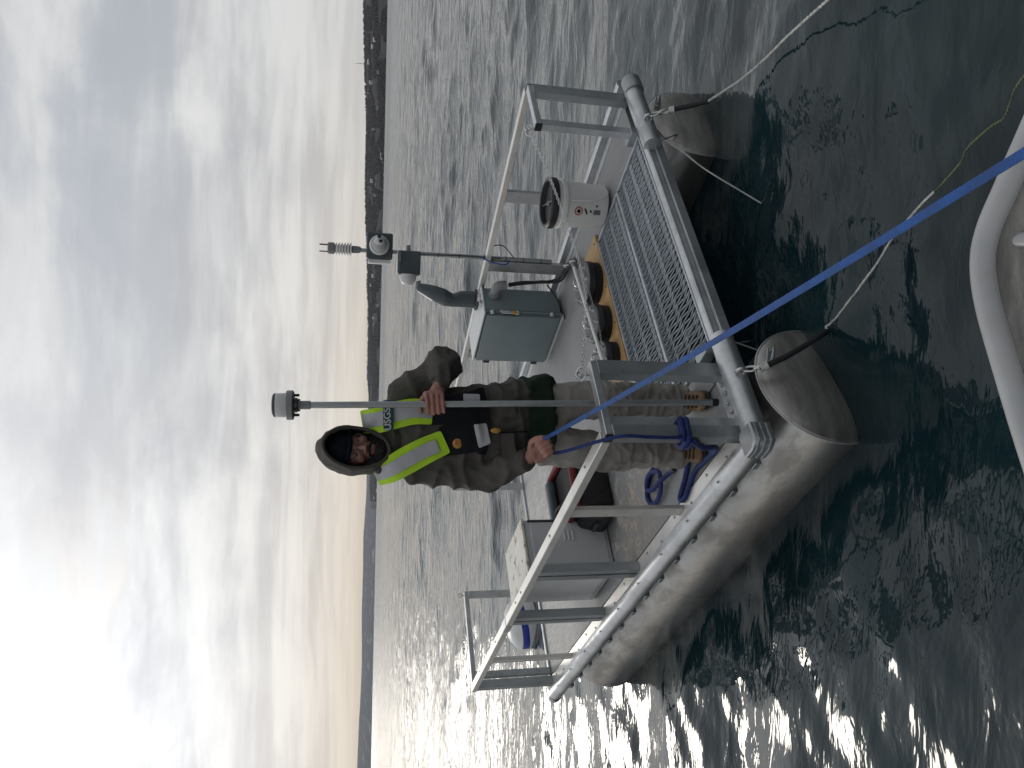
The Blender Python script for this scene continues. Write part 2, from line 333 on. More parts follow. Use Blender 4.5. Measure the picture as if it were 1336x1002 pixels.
# ------------------------------------------------------------------ the lake
def make_water():
    dense = np.arange(-0.98, 0.98, 0.0030)
    rest = np.linspace(0.98, 2 * math.pi - 0.98, 64)
    th = np.concatenate([dense, rest]); nt_ = len(th)
    r = [0.45]
    while r[-1] < 60: r.append(r[-1] * 1.0058)
    while r[-1] < 420: r.append(r[-1] * 1.0085)
    while r[-1] < 14000: r.append(r[-1] * 1.035)
    r = np.array(r); nr = len(r)
    RR, TT = np.meshgrid(r, th, indexing='ij')
    X = RR * np.sin(TT); Y = RR * np.cos(TT); Z = np.zeros_like(X); DX = np.zeros_like(X); DY = np.zeros_like(X)
    sp = RR * .0058; sp[RR > 60] = RR[RR > 60] * .0085; sp[RR > 420] = RR[RR > 420] * .035
    NW = 90
    lam = np.exp(rng.uniform(np.log(.16), np.log(11.0), NW)); ph = rng.uniform(0, 2 * np.pi, NW)
    # swell of the chop comes in from the far left; the short ripples run every way
    spread = np.where(lam > 1.0, .5, 1.6); hd = R(-100) + rng.normal(0, 1, NW) * spread
    s = .138 * math.sqrt(2 / NW) * np.where(lam < .45, .85, 1.0) * np.where((lam > .45) & (lam < 2.2), 1.2, 1.0)
    for i in range(NW):
        k = 2 * np.pi / lam[i]; a = s[i] / k * min(1, (3.0 / lam[i]) ** .5)
        w = np.clip(lam[i] / sp / 4 - .6, 0, 1)
        f = k * (X * math.cos(hd[i]) + Y * math.sin(hd[i])) + ph[i] + .8 * np.sin(.31 * X + .23 * Y + ph[i] * 3)
        sn, cs = np.sin(f), np.cos(f)
        Z += w * a * sn; DX += w * a * cs * math.cos(hd[i]) * .8; DY += w * a * cs * math.sin(hd[i]) * .8
    patch = .72 + .5 * np.sin(X * .61 + 1.3 * np.sin(Y * .37)) * np.sin(Y * .43 + np.sin(X * .29) + 1.0)
    calm = np.clip((RR - .8) / 5, .0, 1) * .42 + .58
    amp = np.clip(patch, .45, 1.2) * calm
    co = np.stack([X + DX * amp, Y + DY * amp, Z * amp], -1).reshape(-1, 3)
    i0 = (np.arange(nr - 1)[:, None] * nt_ + np.arange(nt_)[None, :]); i1 = (np.arange(nr - 1)[:, None] * nt_ + (np.arange(nt_) + 1) % nt_)
    q = np.stack([i0, i0 + nt_, i1 + nt_, i1], -1).reshape(-1, 4)[:, ::-1]
    me = bpy.data.meshes.new('water'); me.vertices.add(len(co)); me.vertices.foreach_set('co', co.astype(np.float32).ravel())
    me.loops.add(q.size); me.loops.foreach_set('vertex_index', q.astype(np.int32).ravel())
    me.polygons.add(len(q)); me.polygons.foreach_set('loop_start', np.arange(0, q.size, 4, dtype=np.int32))
    try: me.polygons.foreach_set('loop_total', np.full(len(q), 4, dtype=np.int32))
    except Exception: pass
    me.update(calc_edges=True); me.validate(); me.shade_smooth()
    mt = bpy.data.materials.new('lake_water'); mt.use_nodes = True; t = mt.node_tree; t.nodes.clear()
    N, M, MR, MIX, L = NB(t); tc = N('ShaderNodeTexCoord').outputs['Object']
    n0 = N('ShaderNodeTexNoise', {'Vector': tc, 'Scale': .9, 'Detail': 3.0}).outputs['Fac']
    col = MIX(MR(n0, .3, .7), (.0035, .013, .017), (.008, .026, .032))
    v1 = N('ShaderNodeMapping', {'Vector': tc, 'Rotation': (0, 0, R(-8)), 'Scale': (.55, 1.15, 1)}).outputs[0]
    a = N('ShaderNodeTexNoise', {'Vector': v1, 'Scale': 4.5, 'Detail': 4.0, 'Roughness': .5, 'Distortion': .3}).outputs['Fac']
    b = N('ShaderNodeTexNoise', {'Vector': v1, 'Scale': 1.25, 'Detail': 4.0, 'Roughness': .55, 'Distortion': .4}).outputs['Fac']
    far = N('ShaderNodeVectorMath', {0: tc}, operation='LENGTH').outputs['Value']
    v2 = N('ShaderNodeMapping', {'Vector': tc, 'Rotation': (0, 0, R(6)), 'Scale': (.35, 1.0, 1)}).outputs[0]
    c_ = N('ShaderNodeTexNoise', {'Vector': v2, 'Scale': .22, 'Detail': 5.0, 'Roughness': .6}).outputs['Fac']
    d_ = N('ShaderNodeTexNoise', {'Vector': v2, 'Scale': .035, 'Detail': 4.0, 'Roughness': .6}).outputs['Fac']
    h = M('ADD', M('MULTIPLY', a, MR(far, 3, 25, .015, .060)), M('MULTIPLY', b, MR(far, 8, 50, .014, .30)))
    h = M('ADD', h, M('ADD', M('MULTIPLY', c_, MR(far, 60, 300, 0.0, 1.1)), M('MULTIPLY', d_, MR(far, 300, 1500, 0.0, 6.0))))
    bp = N('ShaderNodeBump', {'Height': h, 'Strength': 1.0, 'Distance': 1.0})
    rough = M('ADD', MR(far, 10, 400, .06, .22), M('MULTIPLY', M('SUBTRACT', d_, .5), MR(far, 100, 900, 0.0, .25)))
    bs = N('ShaderNodeBsdfPrincipled', {'Base Color': col, 'Roughness': rough, 'IOR': 1.333, 'Specular IOR Level': .5})
    L.new(bp.outputs[0], bs.inputs['Normal'])
    N('ShaderNodeOutputMaterial', {'Surface': bs.outputs[0]})
    me.materials.append(mt)
    tag(link('water', me, None, (0, 0, .036)), kind='structure')
    return co[(RR.reshape(-1) < 4.5) & (np.abs(co[:, 0]) < 3)]
NEAR = make_water()
def lake_z(x, y): return float(NEAR[np.argmin((NEAR[:, 0] - x) ** 2 + (NEAR[:, 1] - y) ** 2), 2]) + .036

# ------------------------------------------------------------------ far shores
def az_of(y): return math.atan((501 - y) / F_PX)
def ip(x, xs, ys): return float(np.interp(x, xs, ys))
RA = [R(-9), R(-6), R(-2), 0.0, R(3), R(7), R(11), R(15), R(19), R(26), R(40)]
RD = [5200, 4600, 3900, 3500, 3100, 2800, 2600, 2400, 2300, 2200, 2100]
RH = [8, 10, 13, 15.5, 18.5, 22, 26, 28.5, 31, 38, 40]           # height of the ridge in thousandths of F_PX
def hill_near(az, s):
    D = ip(az, RA, RD); H = ip(az, RA, RH) / F_PX * D * 1.12
    f = s ** .75 if s < 1 else 1
    d = D + s * 1300
    x, y = d * math.sin(az), d * math.cos(az)
    n = noise.fractal(Vector((x * .0022, y * .0022, 3.1)), 1.0, 2.0, 5)
    n2 = noise.noise(Vector((x * .0009, y * .0009, 9.1)))
    z = H * f * (1 + .16 * n * min(1, s * 3) + .10 * n2) - 3 + 3.0 * min(1, s * 25)
    return x, y, z
def make_hill(name, fn, a0, a1, na, ns, m):
    vs, fs = [], []
    for i in range(na + 1):
        for j in range(ns + 1):
            vs.append(fn(a0 + (a1 - a0) * i / na, j / ns))
    for i in range(na):
        for j in range(ns):
            k = i * (ns + 1) + j; fs.append((k, k + ns + 1, k + ns + 2, k + 1))
    me = bpy.data.meshes.new(name); me.from_pydata(vs, [], fs); me.update(); finish(me, m, True, 180)
    return tag(link(name, me), kind='structure')
def hill_mat(name, dark, mid, snow_lo, snow_hi, snow_amt):
    mt = bpy.data.materials.new(name); mt.use_nodes = True; t = mt.node_tree; t.nodes.clear()
    N, M, MR, MIX, L = NB(t); tc = N('ShaderNodeTexCoord').outputs['Object']
    a = N('ShaderNodeTexNoise', {'Vector': tc, 'Scale': .012, 'Detail': 8.0, 'Roughness': .65}).outputs['Fac']
    b = N('ShaderNodeTexNoise', {'Vector': N('ShaderNodeMapping', {'Vector': tc, 'Scale': (1, .35, 1)}).outputs[0], 'Scale': .010, 'Detail': 4.0, 'Roughness': .6}).outputs['Fac']
    c = MIX(MR(a, .35, .65), dark, mid)
    c = MIX(M('MULTIPLY', MR(b, snow_lo, snow_hi), snow_amt), c, (.62, .64, .67))
    bs = N('ShaderNodeBsdfPrincipled', {'Base Color': c, 'Roughness': .95, 'Specular IOR Level': .1})
    N('ShaderNodeOutputMaterial', {'Surface': bs.outputs[0]}); return mt
make_hill('near_hills', hill_near, R(-9), R(40), 260, 40, hill_mat('wooded_slope', (.018, .018, .020), (.050, .043, .041), .62, .68, .6))
FA = [R(-45), R(-26), R(-20), R(-16), R(-11), R(-8), R(-4), R(2), R(8)]
FH = [21, 19.0, 17.5, 19.5, 19.5, 16, 17, 16, 14]
def hill_far(az, s):
    D = 9000; H = ip(az, FA, FH) / F_PX * D * 1.05; d = D + s * 2500; x, y = d * math.sin(az), d * math.cos(az)
    n = noise.fractal(Vector((x * .0006, y * .0006, 1.1)), 1.0, 2.0, 5)
    return x, y, H * s ** .8 * (1 + .14 * n) - 4
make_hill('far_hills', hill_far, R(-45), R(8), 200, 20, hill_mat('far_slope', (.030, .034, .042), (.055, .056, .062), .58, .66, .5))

def make_forest():
    verts, faces = [], []
    tmpl = []
    for ring, (rr, zz) in enumerate(((.32, .12), (.5, .45), (.30, .8))):
        for j in range(5): tmpl.append((rr * math.cos(j * 1.2566 + ring * .6), rr * math.sin(j * 1.2566 + ring * .6), zz))
    tmpl.append((0, 0, 1.0)); tf = []
    for ring in range(2):
        for j in range(5): tf.append((ring * 5 + j, ring * 5 + (j + 1) % 5, ring * 5 + 5 + (j + 1) % 5, ring * 5 + 5 + j))
    for j in range(5): tf.append((10 + j, 10 + (j + 1) % 5, 15))
    rnd = random.Random(5)
    for k in range(20000):
        az = R(-8.5) + (R(36) - R(-8.5)) * rnd.random(); s = rnd.random() ** 1.3
        if noise.noise(Vector((az * 40, s * 7, .3))) < -.18 and s < .8: continue
        x, y, z = hill_near(az, s)
        if z < 1: continue
        h = rnd.uniform(5, 11); w = h * rnd.uniform(.5, 1.0); b = len(verts); an = rnd.random() * 6.28; ca, sa = math.cos(an), math.sin(an)
        for (vx, vy, vz) in tmpl:
            j = 1 + rnd.uniform(-.25, .25); verts.append((x + (vx * ca - vy * sa) * w * j, y + (vx * sa + vy * ca) * w * j, z - 1 + vz * h))
        faces += [tuple(b + q for q in f) for f in tf]
    me = bpy.data.meshes.new('forest'); me.from_pydata(verts, [], faces); me.update()
    finish(me, hill_mat('bare_winter_woods', (.018, .017, .018), (.054, .045, .041), .75, .8, 0), True, 60)
    tag(link('forest', me), 'dark bare winter woods covering the hill on the far shore', kind='stuff')
make_forest()

def house(az_y, s, w, roofmat, label):
    x, y, z = hill_near(az_of(az_y), s)
    root = bpy.data.objects.new('shore_house', None); C.objects.link(root); root.location = (x, y, z + 1); root.rotation_euler[2] = random.uniform(-.5, .5)
    tag(root, label, 'house', 'small houses on the far shore')
    MB().box((0, 0, 3), (w, w * .7, 8), .05).build('wall', MT['house'], root, False)
    m = MB(); hw = w * .54; d = w * .40
    b = m.bm; pts = [(-hw, -d, 7), (hw, -d, 7), (hw, d, 7), (-hw, d, 7), (-hw, 0, 10.4), (hw, 0, 10.4)]
    v = [b.verts.new(p) for p in pts]
    for f in ((0, 1, 5, 4), (2, 3, 4, 5), (0, 4, 3), (1, 2, 5), (0, 3, 2, 1)): b.faces.new([v[i] for i in f])
    m.build('roof', roofmat, root, False)
HS = [(63, .22, 11, 'snowroof', 'pale house on the far shore, nearest the top edge of the picture'),
      (72, .30, 12, 'snowroof', 'white house with a snowy roof, second from the top edge of the picture'),
      (92, .55, 16, 'snowroof', 'bright pale building high on the hill right beside the radio mast'),
      (104, .10, 10, 'roof', 'small dark roofed house by the waterline next to the radio mast'),
      (118, .42, 10, 'snowroof', 'pale house halfway up the slope, just below the radio mast in the picture'),
      (150, .12, 11, 'roof', 'dark roofed house near the water between the radio mast and snowy field'),
      (178, .30, 9, 'roof', 'small dark roofed house on the slope just before the snowy field'),
      (244, .30, 12, 'snowroof', 'snowy roofed house between the snowy field and the weather mast, higher on the slope'),
      (262, .20, 9, 'roof', 'dark roofed house between the snowy field and the weather mast, lower on the slope'),
      (366, .25, 14, 'snowroof', 'wide snowy roofed house nearest the weather mast, on its person side'),
      (378, .40, 11, 'snowroof', 'snowy roofed house highest on the slope between weather mast and person'),
      (404, .06, 12, 'roof', 'pale house at the waterline between the weather mast and the person'),
      (420, .22, 9, 'snowroof', 'small snowy roofed house closest to the person on the far shore')]
for y_, s_, w_, r_, lb in HS: house(y_, s_, w_, MT[r_], lb)
def snow_field():
    vs, fs = [], []
    for (y0, y1, s0, s1, w) in ((197, 216, .035, .10, .05), (204, 220, .015, .05, .025), (186, 194, .05, .07, .02)):
        b = len(vs); n = 10
        for i in range(n + 1):
            f = i / n; a = az_of(y0 + (y1 - y0) * f); wd = w * math.sin(math.pi * (f * .9 + .08)) * (.8 + .3 * math.sin(i * 2.3))
            for j in range(5):
                s_ = s0 + (s1 - s0) * (1 - f) + wd * (j / 4 - .5); x, y, z = hill_near(a, max(.004, s_)); vs.append((x, y, z + 4))
        for i in range(n):
            for j in range(4): k = b + i * 5 + j; fs.append((k, k + 5, k + 6, k + 1))
    me = bpy.data.meshes.new('snowy_field'); me.from_pydata(vs, [], fs); finish(me, mat('snow', (.50, .52, .56), .8, 0, .35, .05), True, 180)
    tag(link('snowy_field', me), kind='structure')
snow_field()
x, y, z = hill_near(az_of(95), .95)
root = bpy.data.objects.new('radio_mast', None); C.objects.link(root); root.location = (x, y, z)
tag(root, 'thin radio mast on the crest of the wooded hill', 'radio mast')
m_ = MB()
for sx in (-1, 1):
    for sy in (-1, 1): m_.tube([(sx * 1.2, sy * 1.2, 0), (sx * .35, sy * .35, 44)], .25, 5)
m_.build('tower_legs', MT['mid_grey'], root)
m_ = MB()
for k in range(10):
    w0, w1 = 1.2 - .085 * k, 1.2 - .085 * (k + 1)
    for s_ in (-1, 1): m_.tube([(-w0, s_ * w0, k * 4.4), (w1, s_ * w1, k * 4.4 + 4.4)], .16, 4)
m_.build('lattice', MT['mid_grey'], root)
MB().tube([(0, 0, 44), (0, 0, 52)], .2, 5).build('antenna', MT['mid_grey'], root)

# ------------------------------------------------------------------ the raft's own frame: a to the right along its front, b away along its side, c up
yaw, tx, ty = 0.6461, 0.0362, 0.0503
ua = Vector((math.cos(yaw), math.sin(yaw), tx)).normalized(); vb = Vector((-math.sin(yaw), math.cos(yaw), ty)); vb = (vb - ua * vb.dot(ua)).normalized(); wc = ua.cross(vb)
RM = Matrix((ua, vb, wc)).transposed().to_4x4(); RM.translation = (-.2154, 3.1054, .37)
def W(a, b, c): return RM @ Vector((a, b, c))
def raft_thing(name, at, label, cat, group=None):
    o = bpy.data.objects.new(name, None); C.objects.link(o); o.matrix_world = RM @ Matrix.Translation(at)
    o.empty_display_size = .1
    return tag(o, label, cat, group)
raft = raft_thing('pontoon_raft', (0, 0, 0), 'small aluminium pontoon raft with railings and a grey deck, floating on the lake', 'raft')

# pontoons
def pontoon(a, b0, b1, c, r):
    prof = [(.0, .028), (r * .35, .026), (r * .7, .018), (r * .93, .006), (r, 0)]
    m = MB(); mt = Matrix.Translation((a, b0, c)) @ Matrix.Rotation(R(90), 4, 'X')
    n = 64; b = m.bm
    L_ = b1 - b0; rings = []
    st = [0, .004, .012] + [i * L_ / 28 for i in range(1, 28)] + [L_ - .15, L_]
    for q, s in enumerate(st):
        rr = r * (1 - (.004 if s == 0 else 0)) if s < L_ - .1 else (r * .97 if s < L_ - .01 else r * .8)
        rings.append([b.verts.new((a + rr * math.sin(2 * math.pi * j / n) * (1 + .0045 * noise.noise(Vector((math.sin(2 * math.pi * j / n) * 1.6, math.cos(2 * math.pi * j / n) * 1.6, s * 3.1 + a))) * min(1, s * 6)), b0 + s, c + rr * math.cos(2 * math.pi * j / n))) for j in range(n)])
    for i in range(len(rings) - 1):
        for j in range(n): b.faces.new((rings[i][j], rings[i][(j + 1) % n], rings[i + 1][(j + 1) % n], rings[i + 1][j]))
    b.faces.new(rings[-1])
    bmesh.ops.recalc_face_normals(b, faces=b.faces)
    o = m.build('pontoon', MT['pontoon'], raft, True, 40)
    m = MB(); m.lathe([(r * .996, -.004)] + [(r * .996, .0)] + [(r * .96, .010), (r * .86, .022), (r * .7, .036), (r * .35, .050), (.004, .054)], 64, mt)
    m.build('nose_plate', MT['plate'], o, True, 60)
    m = MB(); m.torus((a, b0 + .001, c), r * .999, .004, 64, 6, Matrix.Rotation(R(90), 3, 'X')); m.build('weld_seam', MT['alu'], o)
    m = MB()                                    # lifting eye on the nose plate
    x_, z_ = a + .115, c + .225; b0 -= .018
    m.tube(spline([(x_ + .03, b0 - .022, z_ - .01), (x_ + .025, b0 - .045, z_ - .012), (x_ - .02, b0 - .045, z_ + .008), (x_ - .03, b0 - .022, z_ + .01)], 5), .007, 8)
    m.box((x_, b0 - .020, z_), (.09, .008, .035), .003, Matrix.Rotation(R(22), 3, 'Y'))
    m.build('lifting_eye', MT['alu_dark'], o); b0 += .018
    for k in range(14):
        s = b0 + .20 + k * .235
        for q_ in (-1, 1): MB().box((a + q_ * .262, s, -.062), (.05, .05, .028), .003).build('saddle_bracket', MT['alu_dark'], o)
    for k in range(3):
        m = MB(); m.torus((a, b0 + .75 + k * .85, c), r - .0002, .0009, 64, 4, Matrix.Rotation(R(90), 3, 'X')); m.build('weld_seam', MT['pontoon'], o)
    return o
pontoon(.19, -.15, 3.24, -.37, .30)
pontoon(2.17, -.05, 3.34, -.37, .30)

# deck, frame and rub rails
m = MB(); m.prism([(.075, .03), (.49, .03), (.49, .80), (2.04, .80), (2.04, .03), (2.40, .03), (2.40, 3.36), (.075, 3.36)], -.03, 0); m.build('deck', MT['deck'], raft, False)
for k in range(7): MB().bar((.06, .5 + k * .45, -.065), (2.40, .5 + k * .45, -.065), .05, .06).build('cross_beam', MT['alu_dark'], raft)
def rub(p0, p1):
    m = MB(); p0, p1 = Vector(p0), Vector(p1); d = (p1 - p0).normalized(); sd_ = Vector((-d.y, d.x, 0))
    prof = [(-.034, -.045), (-.034, .043), (-.012, .050), (.014, .046), (.034, .030), (.043, .004), (.036, -.026), (.018, -.045)]
    b = m.bm; rings = []
    for p in (p0, p1): rings.append([b.verts.new(p + sd_ * -u + Vector((0, 0, w))) for u, w in prof])
    k = len(prof)
    for j in range(k): b.faces.new((rings[0][j], rings[0][(j + 1) % k], rings[1][(j + 1) % k], rings[1][j]))
    b.faces.new(rings[0][::-1]); b.faces.new(rings[1]); bmesh.ops.recalc_face_normals(b, faces=b.faces)
    return m
rub((-.02, -.115, 0), (.475, -.115, 0)).build('rub_rail', MT['alu'], raft, True, 50)
rub((1.83, -.115, 0), (2.36, -.115, 0)).build('rub_rail', MT['alu'], raft, True, 50)
rub((-.075, 3.36, 0), (-.075, -.06, 0)).build('rub_rail', MT['alu'], raft, True, 50)
rub((2.50, -.05, 0), (2.50, 3.36, 0)).build('rub_rail', MT['alu'], raft, True, 50)
m = MB(); m.prism([(-.123, -.055), (-.123, -.118), (-.100, -.163), (-.012, -.163), (-.012, -.075), (-.035, -.055)], -.046, .0505, .006); m.build('corner_casting', MT['alu'], raft)
for k in range(3): MB().prism([(-.1265, -.06), (-.1265, -.119), (-.1015, -.1665), (-.02, -.1665), (-.02, -.160), (-.095, -.160), (-.120, -.112), (-.120, -.06)], -.03 + k * .026, -.022 + k * .026).build('casting_rib', MT['alu'], raft, False)
MB().lathe([(.052, -.05), (.056, -.045), (.056, .06), (.05, .066)], 24, Matrix.Translation((2.36, -.115, 0)) @ Matrix.Rotation(R(90), 4, 'Y')).build('end_cap', MT['alu_dark'], raft)
MB().lathe([(.046, -.02), (.049, -.016), (.049, .03), (.044, .035)], 24, Matrix.Translation((-.075, 3.36, 0)) @ Matrix.Rotation(R(-90), 4, 'X')).build('end_cap', MT['alu_dark'], raft)
MB().box((.018, 1.66, -.012), (.095, 3.44, .034), .004).build('side_plate', MT['alu_pale'], raft)
MB().box((2.435, 1.66, -.012), (.06, 3.44, .034), .004).build('side_plate', MT['alu'], raft)
MB().box((.22, -.045, -.012), (.47, .06, .034), .004).build('front_plate', MT['alu_dark'], raft)
MB().box((2.22, -.045, -.012), (.38, .06, .034), .004).build('front_plate', MT['alu_dark'], raft)
MB().box((1.27, -.055, -.02), (1.60, .045, .07), .006).build('front_channel', MT['alu'], raft)
MB().box((1.27, -.090, -.045), (1.52, .02, .05), .004).build('front_channel_lip', MT['alu_dark'], raft)
MB().box((1.24, 3.385, -.03), (2.36, .045, .09), .005).build('rear_beam', MT['alu_dark'], raft)
m = MB()
for k in range(16): m.lathe([(.004, .0), (.007, .002), (.005, .005)], 8, Matrix.Translation((.005 + .03 * (k % 2), .14 + k * .205, .005)))
for k in range(9): m.lathe([(.004, .0), (.007, .002), (.005, .005)], 8, Matrix.Translation((-.086, .2 + k * .36, .048)))
tag(m.build('rivets', MT['alu_dark'], raft), kind='stuff')
# corner plate with its four bolts
MB().box((.20, -.018, .0085), (.30, .085, .006), .002).build('corner_plate', MT['alu'], raft)
for k in range(4):
    MB().lathe([(.011, 0), (.011, .006), (.009, .008), (.005, .010)], 6, Matrix.Translation((.13 + .05 * k, -.02 + .01 * (k % 2), .012))).build('bolt', MT['alu_dark'], raft, False)
MB().box((.40, .13, .004), (.14, .16, .008), .002).build('corner_plate', MT['deck'], raft)
MB().box((.46, .005, .03), (.05, .10, .055), .003).build('corner_bracket', MT['alu_dark'], raft)
MB().box((2.05, .005, .03), (.05, .10, .055), .003).build('corner_bracket', MT['alu_dark'], raft)

# stepped grating of zigzag strips, two panels
def grating(b0, b1):
    m = MB(); b = m.bm; a0, a1 = .50, 2.02; rows = 6; dy_ = (b1 - b0 - .012) / rows; cells = 36; pitch = (a1 - a0) / cells
    for r_ in range(rows + 1):
        prev = None
        for i in range(cells * 4 + 1):
            ph = i % 4; off = (0, 1, 1, 0)[ph] if r_ % 2 == 0 else (1, 0, 0, 1)[ph]
            ax = a0 + pitch * (i // 4 + (0, .18, .5, .68)[ph]); by = b0 + .006 + (r_ + (off - .5) * .93) * dy_
            by = min(max(by, b0 + .004), b1 - .004); w = .0056
            t = 1 if off == (1 if r_ % 2 == 0 else 0) else -1
            z = .004 * t
            q = [b.verts.new((ax - w, by - .002, z - .002)), b.verts.new((ax - w * .7, by - .003, z + .005)), b.verts.new((ax + w * .7, by + .003, z)), b.verts.new((ax + w, by + .002, z - .009))]
            if prev:
                for k in range(3): b.faces.new((prev[k], prev[k + 1], q[k + 1], q[k]))
            prev = q
    bmesh.ops.recalc_face_normals(b, faces=b.faces)
    o = tag(m.build('grating_panel', MT['galv'], raft, False), kind='stuff')
    for bb in (b0, b1): MB().box(((a0 + a1) / 2, bb, -.002), (a1 - a0, .007, .042), .0015).build('grating_edge', MT['galv'], o)
    for aa in (a0 - .004, a1 + .004): MB().box((aa, (b0 + b1) / 2, -.004), (.007, b1 - b0 - .01, .04), .0015).build('grating_edge', MT['galv'], o)
grating(-.028, .372); grating(.382, .782)
for aa in (.75, 1.27, 1.79): MB().bar((aa, -.03, -.055), (aa, .80, -.055), .03, .04).build('grating_support', MT['alu_dark'], raft)

# railings
HR = .614
def post_box(a, b, da, db, top=HR - .04, split=None, mt='alu_dark'):
    m = MB()
    if split == 'b':
        m.box((a, b - db * .28, top / 2 + .005), (da, db * .42, top), .003); m.box((a, b + db * .28, top / 2 + .005), (da, db * .42, top), .003); m.box((a + da * .15, b, top / 2 + .005), (da * .5, db * .2, top - .01), 0)
    elif split == 'a':
        m.box((a - da * .28, b, top / 2 + .005), (da * .42, db, top), .003); m.box((a + da * .28, b, top / 2 + .005), (da * .42, db, top), .003); m.box((a, b + db * .15, top / 2 + .005), (da * .2, db * .5, top - .01), 0)
    elif split == 'c':                      # open channel, web towards the front
        m.box((a, b - db / 2 + .003, top / 2 + .005), (da, .006, top), .001)
        m.box((a - da / 2 + .003, b + .0031, top / 2 + .005), (.006, db - .0062, top), .001); m.box((a + da / 2 - .003, b + .0031, top / 2 + .005), (.006, db - .0062, top), .001)
    else: m.box((a, b, top / 2 + .005), (da, db, top), .003)
    return m.build('post', MT[mt], raft)
post_box(.34, -.018, .072, .05, split='c'); post_box(.018, -.018, .06, .05); post_box(.088, .01, .045, .035, mt='alu')
post_box(2.37, -.018, .075, .05, split='c'); post_box(2.06, -.012, .05, .045, mt='alu')
post_box(.03, .67, .022, .075, mt='alu_pale'); post_box(.03, 2.80, .022, .07, mt='alu_pale')
post_box(.03, 1.36, .05, .115, split='b'); post_box(.03, 2.02, .05, .115, split='b'); post_box(.03, 3.36, .06, .07, split=None); post_box(.105, 3.37, .05, .04)
post_box(2.43, .80, .025, .095, mt='alu'); post_box(2.43, 1.44, .03, .10, mt='alu'); post_box(2.43, 2.45, .03, .08, mt='alu'); post_box(2.42, 3.36, .05, .05)
post_box(.73, 3.375, .05, .04, mt='alu'); post_box(1.70, 3.375, .05, .04, mt='alu')
def rail(p0, p1, w, h, mt='alu_pale'): return MB().bar(p0, p1, w, h, .003).build('top_rail', MT[mt], raft)
zc_ = HR - .019
rail((.02, .015, zc_), (.02, 3.395, zc_), .055, .038)
rail((2.425, .015, zc_), (2.425, 3.395, zc_), .05, .038)
rail((.0, -.018, zc_ - .002), (.375, -.018, zc_ - .002), .045, .034, 'alu')
rail((2.035, -.018, zc_ - .002), (2.40, -.018, zc_ - .002), .045, .034, 'alu')
rail((.055, 3.38, zc_ - .002), (.755, 3.38, zc_ - .002), .042, .034, 'alu')
rail((1.675, 3.38, zc_ - .002), (2.395, 3.38, zc_ - .002), .042, .034, 'alu')
for a_ in (-.006, 2.402, 2.028): MB().box((a_, -.018, zc_ - .002), (.012, .047, .04), .003).build('rail_end_cap', MT['black'], raft)
for b_ in (.25, .9, 1.6, 1.75, 2.4, 3.0): MB().lathe([(.007, 0), (.007, .003), (.003, .005)], 8, Matrix.Translation((.02, b_, HR))).build('rivet', MT['alu_dark'], raft)
MB().box((.02, 2.10, HR - .019), (.060, .10, .043), .003).build('rail_splice', MT['alu'], raft)
def eye(p, rot, r=.014): return MB().torus(p, r, .0045, 16, 6, rot).tube([Vector(p) - Vector((0, 0, r)), Vector(p) - Vector((0, 0, r + .03))], .0045, 6).build('eye_bolt', MT['chrome'], raft)
eye((.34, .02, HR + .03), Matrix.Rotation(R(90), 3, 'X')); eye((2.06, .02, HR + .03), Matrix.Rotation(R(90), 3, 'X')); eye((.73, 3.38, HR + .03), Matrix.Rotation(R(90), 3, 'X'))
for a_ in (.235, 2.0):
    MB().torus((a_, -.165, .004), .022, .007, 20, 8, Matrix.Rotation(R(90), 3, 'Y')).build('mooring_eye', MT['chrome'], raft)
# stays under the front
MB().tube([(.44, -.12, -.04), (.36, -.13, -.20)], .004, 6).tube([(.44, -.10, -.04), (.55, .0, -.22)], .004, 6).build('stay_wire', MT['cord'], raft)
MB().tube([(1.86, -.12, -.04), (2.0, -.08, -.2)], .004, 6).build('stay_wire', MT['cord'], raft)

# ------------------------------------------------------------------ things on the raft
def off(m, at): bmesh.ops.translate(m.bm, vec=-Vector(at), verts=m.bm.verts); return m
# grey-green cabinet
CA0, CA1, CB0, CB1, CZ0, CZ1 = 2.13, 2.385, 1.63, 2.17, .02, .60
at = (2.26, 1.9, 0); t = raft_thing('equipment_cabinet', at, 'grey green electrical cabinet with latched door standing on the deck beside the mast', 'cabinet')
off(MB().box(((CA0 + CA1) / 2 + .02, 1.90, .31), (CA1 - CA0 - .04, CB1 - CB0, CZ1 - CZ0 - .01), .006, seg=2), at).build('body', MT['enclosure'], t)
d_ = off(MB().box((CA0 + .008, 1.906, .31), (.028, CB1 - CB0 - .02, CZ1 - CZ0 - .03), .006, seg=2), at).build('door', MT['enclosure'], t)
off(MB().box((CA0 + .028, 1.90, .31), (.012, CB1 - CB0 + .012, CZ1 - CZ0 + .006), .003), at).build('door_flange', MT['enclosure'], t)
for c_ in (.545, .36, .10):
    mm = MB(); mm.box((CA0 + .012, CB0 - .006, c_), (.03, .016, .03), .004); mm.lathe([(.009, 0), (.009, .012), (.005, .016)], 12, Matrix.Translation((CA0 + .012, CB0 - .012, c_)) @ Matrix.Rotation(R(90), 4, 'X'))
    off(mm, at).build('clamp', MT['chrome'], t)
mm = MB(); mm.box((CA0 + .012, CB0 - .010, .43), (.022, .014, .10), .003); mm.box((CA0 + .012, CB0 - .020, .455), (.012, .012, .07), .003)
off(mm, at).build('latch_handle', MT['chrome'], t)
off(MB().box((CA0 + .012, CB0 - .012, .385), (.028, .018, .03), .003), at).build('padlock', MT['gold'], t)
mm = MB(); mm.box((CA0 - .004, CB1 + .004, .50), (.02, .02, .05), .004); mm.box((CA0 - .004, CB1 + .004, .12), (.02, .02, .05), .004); off(mm, at).build('hinge', MT['dark_grey'], t)
